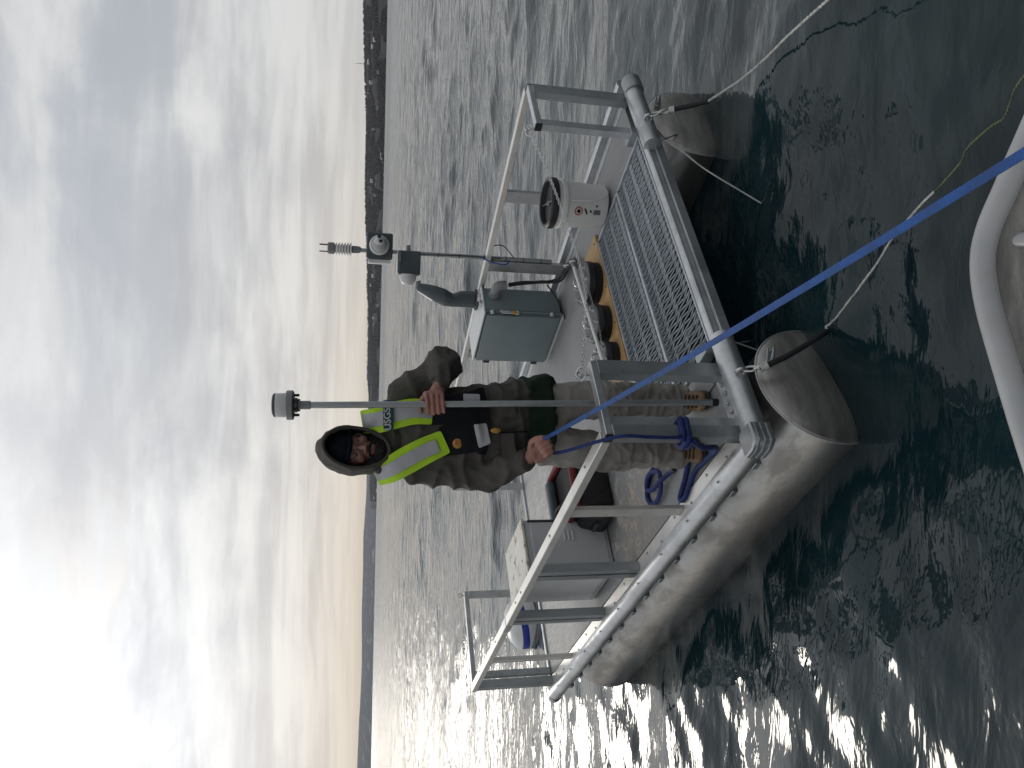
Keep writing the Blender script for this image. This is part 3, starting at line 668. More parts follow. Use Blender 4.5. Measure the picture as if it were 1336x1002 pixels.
off(MB().box(((CA0 + CA1) / 2 + .01, 1.90, CZ1 + .001), (CA1 - CA0 + .02, CB1 - CB0 + .02, .012), .003), at).build('lit_top_plate', MT['white_paint'], t)  # cover plate, painted white to carry the brightness of the lit top face
off(MB().box((CA0 + .03, 1.90, .009), (.03, .50, .018), .002), at).build('foot_rail', MT['white_paint'], t)
mm = MB(); e0 = Vector((2.31, CB0 - .005, .515))
mm.tube(spline([e0, e0 + Vector((0, -.05, 0)), e0 + Vector((.012, -.085, -.02)), e0 + Vector((.018, -.09, -.075))], 6), .036, 20); mm.tube([e0, e0 + Vector((0, -.028, 0))], .043, 20)
off(mm, at).build('vent_elbow', MT['mid_grey'], t)
mm = MB()
for (a_, b_) in ((2.33, 1.68), (2.36, 1.80), (2.25, 1.66)): mm.box((a_, b_, CZ1 + .018), (.035, .05, .022), .003)
off(mm, at).build('top_clip', MT['chrome'], t)

# weather mast and the instruments on it
at = (2.44, 1.40, 0); t = raft_thing('weather_mast', at, 'slim grey weather mast clamped to the railing beside the cabinet', 'mast')
off(MB().tube([(2.435, 1.375, .12), (2.437, 1.375, 1.49)], .0145, 16), at).build('pole', MT['alu_dark'], t)
mm = MB()
for c_ in (.2, .33, .46, .62, .80, .95, 1.10): mm.torus((2.436, 1.375, c_), .017, .0028, 14, 5)
off(mm, at).build('cable_ties', MT['black'], t)
off(MB().box((2.43, 1.39, .57), (.06, .03, .05), .004), at).build('clamp', MT['mid_grey'], t)
mm = MB(); mm.tube(spline([(2.42, 1.365, 1.25), (2.41, 1.36, 1.1), (2.425, 1.36, .8), (2.42, 1.36, .5)], 6), .004, 6); mm.tube(spline([(2.42, 1.36, .62), (2.50, 1.33, .57), (2.52, 1.33, .48), (2.43, 1.36, .40)], 6), .004, 6)
off(mm, at).build('signal_cable', MT['black'], t)
off(MB().tube(spline([(2.42, 1.36, .64), (2.37, 1.35, .58), (2.36, 1.36, .48), (2.40, 1.36, .44)], 6), .005, 6), at).build('blue_wire', MT['strap'], t)
at = (2.44, 1.375, 1.49); t = raft_thing('radiation_shield', at, 'white louvred sensor shield topping the weather mast', 'sensor')
off(MB().lathe([(.016, 1.485), (.024, 1.50), (.026, 1.545), (.02, 1.55)], 20, Matrix.Translation((2.44, 1.375, 0))), at).build('neck', MT['mid_grey'], t)
for k in range(6):
    z = 1.552 + k * .019
    off(MB().lathe([(.02, z + .010), (.046 - .001 * k, z), (.047 - .001 * k, z + .003), (.024, z + .017)], 28, Matrix.Translation((2.44, 1.375, 0))), at).build('louvre', MT['white_plastic'], t)
off(MB().lathe([(.036, 1.664), (.040, 1.668), (.040, 1.705), (.034, 1.712)], 28, Matrix.Translation((2.44, 1.375, 0))), at).build('cap', MT['mid_grey'], t)
for (da, db) in ((-.034, 0), (.034, 0), (0, -.03)):
    off(MB().tube([(2.44 + da, 1.375 + db, 1.705), (2.44 + da, 1.375 + db, 1.765)], .0042, 8), at).build('prong', MT['dark_grey'], t)
def cam_box(at, ang): return at
at = (2.46, 1.35, 1.275); t = raft_thing('dome_camera', at, 'white dome camera with two dark lenses on a grey box near the mast top', 'camera')
rz = Matrix.Rotation(R(-38), 3, 'Z')
MB().box((0, 0, .065), (.135, .055, .135), .006, rz).build('junction_box', MT['slate'], t)
MB().box(rz @ Vector((-.080, .008, .065)), (.02, .06, .115), .004, rz).build('pale_side', MT['white_plastic'], t)  # white slab that puts the light on the box's side into colour
t.scale = (1.32,) * 3
f_ = rz @ Vector((0, -1, 0)); rr_ = rz @ Vector((1, 0, 0)); cc = Vector((0, 0, .068)) + f_ * .045
MB().lathe([(.05, -.022), (.052, -.01), (.052, .004), (.046, .016)], 32, Matrix.Translation(cc) @ f_.to_track_quat('Z', 'Y').to_matrix().to_4x4()).build('collar', MT['white_plastic'], t)
MB().ball(cc + f_ * .008, .041, 4).build('dome', MT['pale_grey'], t)
h_ = f_ * .78 + rr_ * .52 + Vector((0, 0, .06)); h_.normalize()
MB().ball(cc + f_ * .026 + rr_ * .012, .0305, 3).build('eyeball', MT['white_plastic'], t)
for s_ in (-1, 1):
    q_ = cc + f_ * .026 + rr_ * (.008 + s_ * .0125) + h_ * .0335 + Vector((0, 0, s_ * .004))
    MB().lathe([(.009, -.006), (.010, .0), (.008, .004), (.002, .005)], 16, Matrix.Translation(q_) @ h_.to_track_quat('Z', 'Y').to_matrix().to_4x4()).build('lens', MT['lens'], t)
at = (2.32, 1.36, 1.07); t = raft_thing('side_camera', at, 'dark square camera housing with a white dome on its side, below the dome camera', 'camera')
MB().box((0, 0, .075), (.135, .06, .125), .006, rz).build('housing', MT['slate'], t)
MB().box(rz @ Vector((0, .0, .1405)), (.125, .055, .006), .002, rz).build('lid', MT['white_plastic'], t)
MB().box(rz @ Vector((.03, -.034, .128)), (.05, .008, .006), .001, rz).build('label_strip', MT['mid_grey'], t)
t.scale = (1.22,) * 3
l_ = rz @ Vector((-1, 0, 0))
MB().lathe([(.048, -.004), (.048, .01), (.044, .028), (.034, .044), (.018, .054), (.003, .057)], 28, Matrix.Translation(Vector((0, 0, .08)) + l_ * .068) @ l_.to_track_quat('Z', 'Y').to_matrix().to_4x4()).build('dome', MT['white_plastic'], t)
MB().tube([rz @ Vector((.066, 0, .08)), rz @ Vector((.10, .01, .08))], .012, 10).build('mount_arm', MT['mid_grey'], t)

# bird decoy on the rail by the cabinet
at = (2.40, 1.76, .61); t = raft_thing('bird_decoy', at, 'dark grey plastic bird decoy leaning on top of the cabinet', 'decoy')
mm = MB(); B_ = 1.77
mm.chain([((2.390, B_, .64), (.070, .065, .02)), ((2.392, B_, .74), (.066, .06, .035)), ((2.375, B_, .80), (.050, .05, .03)), ((2.400, B_, .86), (.070, .065, .04)), ((2.432, B_, .93), (.068, .06, .04)), ((2.462, B_, .985), (.052, .05, .035)), ((2.487, B_, 1.035), (.036, .036, .032)), ((2.535, B_, 1.052), .016), ((2.555, B_, 1.030), .008)], 2)
me = remesh(mm, .006, 5, .5, 'body'); me.transform(Matrix.Translation(-Vector(at))); finish(me, MT['slate'], True, 180); link('body', me, t)
off(MB().box((2.392, B_, .622), (.135, .11, .022), .008), at).build('base', MT['dark_grey'], t)

# three black pipe stubs on a plywood strip
at = (1.6, .98, .001); t = raft_thing('plywood_board', at, 'strip of varnished plywood on the deck under the three black pipe stubs', 'board')
off(MB().prism([(1.03, .80), (2.10, .79), (2.10, 1.10), (1.02, 1.10), (.96, .97)], .001, .022, .002), at).build('sheet', MT['ply'], t, False)
mm = MB()
for (a_, b_) in ((1.07, .825), (1.37, .82), (1.66, .815), (2.05, .83)): mm.lathe([(.006, 0), (.006, .003), (.002, .004)], 8, Matrix.Translation((a_, b_, .022)))
off(mm, at).build('screws', MT['dark_grey'], t)
def pipe(a, b, r, h, label):
    at = (a, b, .0225); t = raft_thing('capped_pipe', at, label, 'capped pipe', 'black capped pipes on the plywood')
    MB().lathe([(r * .96, 0), (r * .97, h * .44), (r * .985, h * .46), (r * .985, h * .48)], 48).build('pipe', MT['rubber'], t)
    MB().lathe([(r * .93, h * .48), (r * .93, h * .54), (r * 1.0, h * .55), (r * 1.0, h * .90), (r * .985, h * .93)], 48).build('flange', MT['black'], t)
    MB().lathe([(r * .98, h * .93), (r * .985, h * .95), (r * .97, h), (.01, h + .001)], 48).build('cap_plate', MT['cap'], t)
    for k in range(8):
        an = k * math.pi / 4 + .3
        MB().lathe([(.011, 0), (.011, .009), (.006, .010), (.006, .017), (.004, .018)], 6, Matrix.Translation((r * .8 * math.cos(an), r * .8 * math.sin(an), h))).build('bolt', MT['chrome'], t, False)
    mm = MB(); mm.tube(spline([(-.03, 0, h), (-.028, 0, h + .04), (0, 0, h + .055), (.028, 0, h + .04), (.03, 0, h)], 5), .005, 8); mm.build('handle', MT['chrome'], t)
pipe(1.80, .945, .145, .095, 'largest black capped pipe stub, nearest the white bucket')
pipe(1.46, .945, .122, .095, 'middle one of the three black capped pipe stubs, on the plywood')
pipe(1.19, .945, .105, .09, 'smallest black capped pipe stub, closest to the person and the front railing post')
at = (1.4, .84, .14); t = raft_thing('white_rod', at, 'thin white plastic rod lying across the caps of the black pipes', 'rod')
off(MB().tube([(1.90, .90, .165), (.78, .80, .150)], .0115, 12), at).build('rod', MT['white_plastic'], t)
off(MB().tube([(1.905, .90, .165), (1.935, .905, .168)], .0125, 12), at).build('rod_tip', MT['mid_grey'], t)

# cable bundle
mm = MB(); rnd = random.Random(3)
for k in range(7):
    j = lambda s=.012: rnd.uniform(-s, s)
    mm.tube(spline([(2.33 + j(), 1.535 + j(), .42), (2.36 + j(), 1.53 + j(), .30), (2.37 + j(), 1.53 + j(), .16), (2.37 + j(), 1.50 + j(), .055 + abs(j())), (2.33 + j(.03), 1.36 + j(.03), .03 + abs(j())), (2.25 + j(.03), 1.18 + j(.03), .03 + abs(j())), (2.05 + j(.05), 1.10 + j(.03), .03 + abs(j())), (1.92 + j(.05), 1.06 + j(), .03)], 6), .009, 7)
o = mm.build('cable_bundle', MT['black'], None, off=(0, 0, 0)); o.matrix_world = RM
tag(o, 'bundle of black cables running down beside the cabinet and across the deck', 'cables')
mm = MB()
for (a_, b_) in ((2.30, 1.28), (2.22, 1.16)): mm.torus((a_, b_, .045), .026, .006, 14, 6, Matrix.Rotation(R(60), 3, 'Z') @ Matrix.Rotation(R(90), 3, 'X'))
mm.build('cable_ties', MT['white_plastic'], o)
mm = MB(); mm.tube(spline([(2.37, 1.55, .12), (2.25, 1.58, .05), (2.13, 1.59, .02), (2.10, 1.62, .012)], 6), .006, 6); mm.build('loose_cable', MT['black'], o)

# bucket
at = (2.13, .585, .0225); t = raft_thing('bucket', at, 'white plastic bucket with a black screw lid standing on the grating', 'bucket')
MB().lathe([(.122, 0), (.130, .008), (.1325, .03), (.143, .265), (.152, .268), (.152, .290), (.1465, .293), (.147, .318), (.142, .322)], 48).build('tub', MT['bucket'], t, True, 30)
lid = MB().lathe([(.150, .322), (.157, .324), (.157, .362), (.150, .370), (.132, .370), (.128, .345), (.01, .344)], 48).build('lid', MT['black'], t, True, 30)
MB().torus((0, 0, .369), .141, .005, 48, 6).build('lid_ring', MT['dark_grey'], lid)
mm = MB(); mm.box((0, 0, .352), (.25, .010, .018), .003, Matrix.Rotation(R(50), 3, 'Z')); mm.box((0, 0, .350), (.06, .03, .016), .003, Matrix.Rotation(R(50), 3, 'Z')); mm.build('lid_grip', MT['dark_grey'], lid)
def decal(name, m_, ang0, z0, pts, prt, r=lambda z: .1325 + (z - .03) / .235 * .0105):
    b = bmesh.new(); vs = []
    for (s, z) in pts:
        an = ang0 + s / .138; rr = r(z0 + z) + .0012; vs.append(b.verts.new((rr * math.cos(an), rr * math.sin(an), z0 + z)))
    b.faces.new(vs); bmesh.ops.solidify(b, geom=list(b.faces), thickness=-.0006)
    me = bpy.data.meshes.new(name); b.to_mesh(me); b.free(); finish(me, m_, False); return link(name, me, prt)
AN = R(-155)
for k in range(24):
    a0_, a1_ = 2 * math.pi * k / 24, 2 * math.pi * (k + 1) / 24
    decal('warning_ring', MT['red_print'], AN, .195, [(math.cos(a) * q, math.sin(a) * q) for a, q in ((a0_, .020), (a1_, .020), (a1_, .027), (a0_, .027))], t) if k == 0 else None
mm = bmesh.new(); vs0 = []
for k in range(32):
    for q in (.019, .027):
        an = AN + math.cos(2 * math.pi * k / 32) * q / .138; z = .195 + math.sin(2 * math.pi * k / 32) * q; rr = .1325 + (z - .03) / .235 * .0105 + .0018
        vs0.append(mm.verts.new((rr * math.cos(an), rr * math.sin(an), z)))
for k in range(32): mm.faces.new((vs0[2 * k], vs0[2 * k + 1], vs0[(2 * k + 3) % 64], vs0[(2 * k + 2) % 64]))
for o_ in [o for o in t.children if o.name.startswith('warning_ring')]: bpy.data.objects.remove(o_)
me = bpy.data.meshes.new('warning_ring'); mm.to_mesh(me); mm.free(); finish(me, MT['red_print'], False); link('warning_ring', me, t)
decal('pictogram', MT['black'], AN, .195, [(-.012, -.010), (.004, -.013), (.013, -.004), (.009, .009), (-.003, .012), (-.011, .005)], t)
decal('pictogram', MT['black'], AN, .145, [(-.022, -.004), (-.012, -.010), (.018, .004), (.020, .014), (.008, .013)], t)
decal('pictogram', MT['black'], AN, .118, [(-.010, -.006), (.004, -.009), (.012, .004), (.002, .007)], t)
decal('label_panel', MT['mid_grey'], AN, .075, [(-.018, -.022), (.012, -.022), (.012, .024), (-.018, .024)], t)
decal('pictogram', MT['dark_grey'], AN, .080, [(.030, -.005), (.042, -.005), (.042, .008), (.030, .008)], t)
mm = MB(); mm.tube(spline([(-.10, -.115, .25), (-.13, -.15, .12), (-.10, -.16, .04), (-.02, -.15, .01)], 6), .0025, 6); mm.build('handle_wire', MT['chrome'], t)

# gate chain
def chain_mesh(path, pitch=.026, lr=.0095, wr=.0028):
    d = [0]; path = [Vector(p) for p in path]
    for i in range(1, len(path)): d.append(d[-1] + (path[i] - path[i - 1]).length)
    n = int(d[-1] / pitch); mm = MB()
    for i in range(n + 1):
        s = d[-1] * i / n; k = max(1, int(np.searchsorted(d, s))); k = min(k, len(path) - 1)
        f_ = (s - d[k - 1]) / max(1e-6, d[k] - d[k - 1]); p = path[k - 1].lerp(path[k], f_); tn = (path[k] - path[k - 1]).normalized()
        y_ = Vector((0, 0, 1)).cross(tn).normalized(); z_ = tn.cross(y_)
        if i % 2: y_, z_ = z_, -y_
        mm.torus(p, lr, wr, 10, 5, Matrix((tn, y_, z_)).transposed(), sx=1.75)
    return mm
cp = spline([W(2.045, .02, .635), W(1.63, .0, .585), W(1.28, .0, .553), W(1.04, .0, .535), W(.82, .0, .538), W(.62, .0, .575), W(.345, .02, .635)], 6)
o = chain_mesh(cp, .019, .0064, .0018).build('gate_chain', MT['chrome'], None); tag(o, 'galvanised chain hung slack across the front gate between the two railing panels', 'chain')
MB().torus(cp[0], .020, .004, 14, 6, Matrix.Rotation(R(70), 3, 'X'), 1.5).build('snap_hook', MT['chrome'], o); MB().torus(cp[-1], .020, .004, 14, 6, Matrix.Rotation(R(70), 3, 'X'), 1.5).build('snap_hook', MT['chrome'], o)
cp = spline([W(2.05, .88, .13), W(1.86, .86, .125), W(1.6, .85, .124), W(1.35, .84, .122), W(1.15, .86, .12), W(1.0, .9, .05), W(.97, .95, .03)], 6)
o = chain_mesh(cp, .018, .006, .0016).build('lid_chain', MT['alu_dark'], None); tag(o, 'chain laid across the caps of the black pipe stubs', 'chain')

# white locker
LA0, LA1, LB0, LB1, LH = .165, .495, 1.66, 2.13, .53
at = ((LA0 + LA1) / 2, 2.0, .003); t = raft_thing('storage_locker', at, 'white metal locker with a dirty top and louvres, on the deck behind the tool bag', 'locker')
off(MB().box(((LA0 + LA1) / 2, (LB0 + LB1) / 2, LH / 2), (LA1 - LA0, LB1 - LB0, LH - .012), .004), at).build('body', MT['locker'], t)
off(MB().box(((LA0 + LA1) / 2, (LB0 + LB1) / 2, LH + .004), (LA1 - LA0 + .02, LB1 - LB0 + .02, .018), .004), at).build('lid', MT['dirty_lid'], t)
off(MB().box(((LA0 + LA1) / 2, LB0 - .004, LH / 2 - .005), (LA1 - LA0 - .035, .010, LH - .07), .003), at).build('door', MT['locker'], t)
off(MB().box((LA1 - .008, LB0 - .006, LH / 2), (.012, .012, LH - .05), .002), at).build('door_seal', MT['dark_grey'], t)
for k in range(3): off(MB().box((.385, LB0 - .012, .235 + k * .026), (.065, .012, .010), .004, Matrix.Rotation(R(25), 3, 'X')), at).build('louvre', MT['locker'], t)
mm = MB(); mm.box((LA0 - .003, (LB0 + LB1) / 2, LH / 2), (.006, LB1 - LB0 - .06, LH - .09), .002); off(mm, at).build('pale_side', MT['white_paint'], t)
# tool tote
at = (.72, 1.68, .003); t = raft_thing('tool_bag', at, 'open black tool bag with a dark red rim, behind the person', 'bag')
mm = MB(); b0, b1, a0, a1, hh = 1.45, 1.92, .48, .90, .235
mm.hull([((a0 + .04, b0 + .04, .04), .04), ((a1 - .04, b0 + .04, .04), .04), ((a0 + .04, b1 - .04, .04), .04), ((a1 - .04, b1 - .04, .04), .04), ((a0 + .03, b0 + .03, hh - .05), .035), ((a1 - .03, b0 + .03, hh - .05), .035), ((a0 + .03, b1 - .03, hh - .05), .035), ((a1 - .03, b1 - .03, hh - .05), .035)], 2)
off(mm, at).build('body', MT['bag'], t)
mm = MB(); mm.tube([(a0 + .01, b0 + .03, hh), (a0 + .01, b1 - .03, hh), (a0 + .04, b1, hh), (a1 - .03, b1, hh), (a1, b1 - .03, hh), (a1, b0 + .03, hh), (a1 - .03, b0, hh), (a0 + .04, b0, hh)], .024, 10, closed=True); off(mm, at).build('rim', MT['red'], t)
mm = MB(); mm.box(((a0 + a1) / 2 + .03, b1 - .05, hh + .02), (a1 - a0 - .12, .07, .06), .02, seg=3); off(mm, at).build('flap', MT['slate'], t)
mm = MB(); mm.box((a0 + .008, (b0 + b1) / 2, .12), (.03, .30, .13), .01, seg=2); mm.box(((a0 + a1) / 2, b0 + .008, .11), (.26, .03, .13), .01, seg=2); off(mm, at).build('pocket', MT['bag'], t)
mm = MB(); mm.tube(spline([(a0 + .06, b0 + .1, hh), (a0 + .08, b0 + .15, hh + .05), (a0 + .10, b1 - .18, hh + .05), (a0 + .08, b1 - .12, hh)], 6), .012, 8); off(mm, at).build('handle', MT['bag'], t)
mm = MB(); mm.hull([((.45, 1.50, .06), .05), ((.45, 1.66, .06), .05), ((.47, 1.50, .15), .045), ((.47, 1.66, .15), .045)], 2)
at = (.45, 1.58, .003); t = raft_thing('tool_case', at, 'low black case leaning against the tool bag', 'case')
off(mm, at).build('shell', MT['black'], t); off(MB().box((.398, 1.58, .11), (.012, .10, .02), .004), at).build('handle', MT['dark_grey'], t)

# mooring buoy beyond the raft
t = bpy.data.objects.new('mooring_buoy', None); C.objects.link(t); t.location = (-2.85, 9.35, 0); t.rotation_euler = (R(4), R(-9), 0)
tag(t, 'white mooring buoy with a blue band floating beyond the raft', 'buoy')
MB().lathe([(.26, -.25), (.30, -.1), (.305, .06), (.30, .105)], 40).build('hull', MT['white_plastic'], t)
MB().lathe([(.30, .105), (.297, .15), (.285, .185)], 40).build('blue_band', MT['buoy_blue'], t)
MB().lathe([(.285, .185), (.25, .245), (.18, .29), (.09, .312), (.01, .318)], 40).build('crown', MT['white_plastic'], t)
MB().torus((0, 0, .35), .03, .008, 20, 8, Matrix.Rotation(R(90), 3, 'X')).build('ring', MT['chrome'], t)

# ------------------------------------------------------------------ the person
PO = Vector((-.16, 3.55, .405))
Z0 = .37
person = bpy.data.objects.new('person', None); C.objects.link(person); person.location = PO
tag(person, 'person in hooded olive jacket and hi-vis life vest, holding pole and blue strap', 'person')
def V(x, y, z): return (x, y, z + Z0)
def pbuild(me, name, m, parent=person, ang=180, shift=True):
    if shift: me.transform(Matrix.Translation(-PO))
    finish(me, m, True, ang); return link(name, me, parent)
HC = Vector((-.302, 3.475, 1.595 + Z0))          # between the ears, at the height of the eyes
HRm = (Matrix.Rotation(R(5), 3, 'Y') @ Matrix.Rotation(R(15), 3, 'Z') @ Matrix.Rotation(R(7), 3, 'X'))
def H(x, y, z): return tuple(HC + HRm @ Vector((x, y, z)))
# joints
SHR, ELR, WRR = V(-.375, 3.52, 1.325), V(-.392, 3.455, 1.005), V(-.315, 3.285, .875)
SHL, ELL, WRL = V(-.065, 3.53, 1.385), V(.082, 3.50, 1.215), V(-.012, 3.372, 1.243)
HIL, KNL, ANL = V(-.088, 3.55, .74), V(-.055, 3.50, .44), V(-.062, 3.545, .11)
HIR, KNR, ANR = V(-.272, 3.56, .74), V(-.302, 3.50, .44), V(-.297, 3.565, .10)
b = MB()
b.hull([(H(0, .018, .055), (.076, .092, .082)), (H(0, -.005, -.01), (.068, .075, .07))], 3)
b.hull([(H(0, -.035, .0), (.058, .045, .05)), (H(0, -.048, -.088), (.030, .026, .022)), (H(0, .0, -.06), (.056, .05, .035))], 3)
b.hull([(H(-.03, -.070, .026), (.022, .014, .009)), (H(.03, -.070, .026), (.022, .014, .009))], 2)
b.hull([(H(0, -.080, .012), (.007, .010, .010)), (H(0, -.103, -.030), (.012, .012, .010))], 2)
for s_ in (-1, 1):
    b.ball(H(s_ * .013, -.092, -.034), (.009, .010, .007), 2); b.ball(H(s_ * .042, -.062, -.022), (.020, .018, .020), 2); b.ball(H(s_ * .076, .012, -.005), (.010, .022, .032), 2)
for s_ in (-1, 1):
    b.hull([(H(s_ * .018, -.074, .013), (.006, .006, .005)), (H(s_ * .042, -.070, .012), (.006, .006, .005))], 2); b.hull([(H(s_ * .018, -.074, -.011), (.006, .006, .006)), (H(s_ * .042, -.069, -.012), (.006, .006, .006))], 2)
b.hull([(H(-.02, -.082, -.060), (.008, .010, .006)), (H(.02, -.082, -.060), (.008, .010, .006))], 2)
b.hull([(H(-.017, -.078, -.071), (.008, .010, .006)), (H(.017, -.078, -.071), (.008, .010, .006))], 2)
b.hull([(H(0, .02, -.05), (.058, .06, .04)), (V(-.30, 3.52, 1.40), (.065, .062, .05))], 2)
b.chain([(V(-.24, 3.52, 1.33), (.15, .09, .09)), (V(-.19, 3.52, 1.02), (.14, .10, .10)), (V(-.18, 3.55, .80), (.14, .10, .08))])
b.hull([(V(-.30, 3.52, 1.40), .06), (SHR, .06)]); b.hull([(V(-.28, 3.52, 1.41), .06), (SHL, .06)])
b.chain([(SHR, .055), (ELR, .045), (WRR, .032)]); b.chain([(SHL, .055), (ELL, .045), (WRL, .031)])
b.chain([(HIL, .075), (KNL, .055), (ANL, .042), (V(-.062, 3.46, .05), .035)]); b.chain([(HIR, .075), (KNR, .055), (ANR, .042), (V(-.295, 3.48, .05), .035)])
b.hull([(V(-.18, 3.55, .80), (.14, .1, .06)), (HIL, .075), (HIR, .075)])
def fing(pts, r0, r1):
    n = len(pts); b.chain([(p, r0 + (r1 - r0) * i / (n - 1)) for i, p in enumerate(pts)], 2)
# left hand closed round the pole
PX, PY = -.091, 3.312
def PL(x, y, z): return V(PX + x, PY + y, z)
b.hull([(WRL, .030), (PL(.046, .040, 1.262), (.020, .022, .034))])
b.hull([(PL(.046, .036, 1.250), (.019, .024, .026)), (PL(.040, .020, 1.300), (.016, .022, .020)), (PL(.040, -.012, 1.300), (.011, .013, .012)), (PL(.041, -.010, 1.243), (.011, .013, .012))])
for i, z in enumerate((1.305, 1.283, 1.261, 1.240)):
    q = (0, .003, .001, -.004)[i]
    fing([PL(.042, -.012, z), PL(.026 + q, -.034, z - .002), PL(-.010 - q * .5, -.036, z - .006), PL(-.034 - q, -.018, z - .010), PL(-.038 - q, .002, z - .012)], .0112 - .0006 * i, .0088 - .0004 * i)
fing([PL(.040, .030, 1.298), PL(.020, .044, 1.318), PL(-.012, .040, 1.326), PL(-.034, .022, 1.322)], .0135, .0100)
# right hand gripping the strap, thumb on top
d_ = (Vector(V(-.225, 3.195, .775)) - Vector(WRR)).normalized(); e_ = Vector((-.82, -.10, -.50)); e_ = (e_ - d_ * e_.dot(d_)).normalized(); n_ = d_.cross(e_).normalized()
if n_.y > 0: n_ = -n_
O_ = Vector(WRR) + d_ * .085
def HR_(u, v, w): return tuple(O_ + d_ * u + e_ * v + n_ * w)
b.hull([(WRR, .030), (HR_(-.045, .0, 0), (.030, .026, .028))])
b.hull([(HR_(-.045, -.022, 0), .019), (HR_(-.045, .026, 0), .018), (HR_(.012, -.034, -.004), .0135), (HR_(.004, .036, -.004), .0125)])
for i in range(4):
    v = -.033 + .0225 * i; k = (1.0, 1.06, 1.0, .84)[i]
    fing([HR_(.012 - .003 * abs(i - 1), v, -.004), HR_(.046 * k, v * .95, .004), HR_(.055 * k, v * .92, .030), HR_(.030 * k, v * .90, .045), HR_(.010, v * .88, .042)], .0115 - .0005 * i, .0090 - .0004 * i)
fing([HR_(-.040, -.030, .006), HR_(-.010, -.050, .022), HR_(.022, -.050, .034), HR_(.050, -.040, .036)], .0145, .0102)
body = pbuild(remesh(b, .0042, 3, .5, 'body'), 'body', MT['skin'])
# eyes, brows, beard, glasses, hat
for s_ in (-1, 1):
    e0 = Vector(H(s_ * .030, -.0665, .003)); mm = MB(); mm.ball(e0, .0105, 3); o = mm.build('eye', MT['mid_grey'], body, off=PO)
    MB().ball(e0 + HRm @ Vector((.001, -.0070, -.002)), .0056, 2).build('iris', MT['black'], o, off=PO)
mm = MB()
mm.hull([(H(-.058, -.030, -.062), (.018, .030, .030)), (H(-.03, -.060, -.095), (.026, .028, .026))], 2); mm.hull([(H(.058, -.030, -.062), (.018, .030, .030)), (H(.03, -.060, -.095), (.026, .028, .026))], 2)
mm.hull([(H(-.03, -.062, -.098), (.022, .026, .026)), (H(.03, -.062, -.098), (.022, .026, .026)), (H(0, -.060, -.122), (.026, .026, .020))], 2)
mm.hull([(H(-.062, -.012, -.02), (.012, .022, .03)), (H(-.060, -.028, -.06), (.016, .026, .02))], 2); mm.hull([(H(.062, -.012, -.02), (.012, .022, .03)), (H(.060, -.028, -.06), (.016, .026, .02))], 2)
mm.hull([(H(-.026, -.086, -.054), (.008, .008, .006)), (H(-.004, -.094, -.048), (.008, .008, .006))], 2); mm.hull([(H(.026, -.086, -.054), (.008, .008, .006)), (H(.004, -.094, -.048), (.008, .008, .006))], 2)
mm.hull([(H(-.026, -.085, -.055), .008), (H(-.032, -.072, -.088), .012)], 2); mm.hull([(H(.026, -.085, -.055), .008), (H(.032, -.072, -.088), .012)], 2)
mm.hull([(H(-.022, -.080, -.084), (.012, .010, .010)), (H(.022, -.080, -.084), (.012, .010, .010)), (H(0, -.082, -.105), (.016, .012, .012))], 2)
me = remesh(mm, .004, 3, .5, 'beard'); folds(me, lambda p: .0035 * noise.noise(p * 110)); pbuild(me, 'beard', MT['beard'], body)
for s_ in (-1, 1): mm = MB(); mm.hull([(H(s_ * .016, -.084, .026), .0045), (H(s_ * .048, -.074, .027), .0035)], 2); mm.build('eyebrow', MT['beard'], body, off=PO)
gl = MB(); q3 = HRm @ Matrix.Rotation(R(90), 3, 'X')
for s_ in (-1, 1): gl.torus(H(s_ * .033, -.096, .0), .0235, .0016, 28, 6, HRm @ Matrix.Rotation(R(s_ * 8), 3, 'Z') @ Matrix.Rotation(R(90), 3, 'X'))
gl.tube(spline([H(-.010, -.099, .004), H(0, -.103, .008), H(.010, -.099, .004)], 4), .0016, 6)
for s_ in (-1, 1): gl.tube([H(s_ * .056, -.093, .004), H(s_ * .074, -.06, .006), H(s_ * .080, .01, .004)], .0015, 6)
gl.build('glasses', MT['dark_grey'], person, off=PO)
mm = MB(); mm.ball(H(0, .012, .052), (.083, .099, .092), 4); bmesh.ops.delete(mm.bm, geom=[v for v in mm.bm.verts if (HRm.transposed() @ (v.co - HC)).z < .030], context='VERTS')
me = solid(mm.mesh('beanie'), .008); pbuild(me, 'beanie', MT['navy'])
mm = MB()
mm.tube([H(.083 * math.cos(2 * math.pi * k / 36), .010 + .101 * math.sin(2 * math.pi * k / 36), .034) for k in range(36)], .010, 8, closed=True); mm.build('beanie_cuff', MT['navy'], person, off=PO)
# hood: a deep shell open at the front
mm = MB(); bm_ = mm.bm; rings = []; NT, NS = 48, 20
for i in range(NS + 1):
    s = i / NS; ring = []
    for j in range(NT):
        a = 2 * math.pi * j / NT; k = max(0.0, math.cos(s * math.pi / 2)) ** .55 if s < 1 else .02
        k *= 1 + .27 * math.sin(min(1, s * 1.6) * math.pi * .5) * (1 if s < .8 else 1)
        rx, rz = .084 * k, .123 * k
        top = max(0, math.sin(a)); bot = max(0, -math.sin(a))
        y = -.075 - .028 * top * (1 - s) - .020 * bot * (1 - s) + .23 * math.sin(s * math.pi / 2)
        z = .008 + rz * math.sin(a) * (1.10 if math.sin(a) > 0 else 1.14)
        w = .006 * noise.noise(Vector((math.cos(a) * 2.2, math.sin(a) * 2.2, s * 7))) + .006 * math.sin(a * 3 + s * 9) * s
        x = (rx + w) * math.cos(a); z += w * math.sin(a)
        ring.append(bm_.verts.new(H(x, y, z)))
    rings.append(ring)
for i in range(NS):
    for j in range(NT): bm_.faces.new((rings[i][j], rings[i][(j + 1) % NT], rings[i + 1][(j + 1) % NT], rings[i + 1][j]))
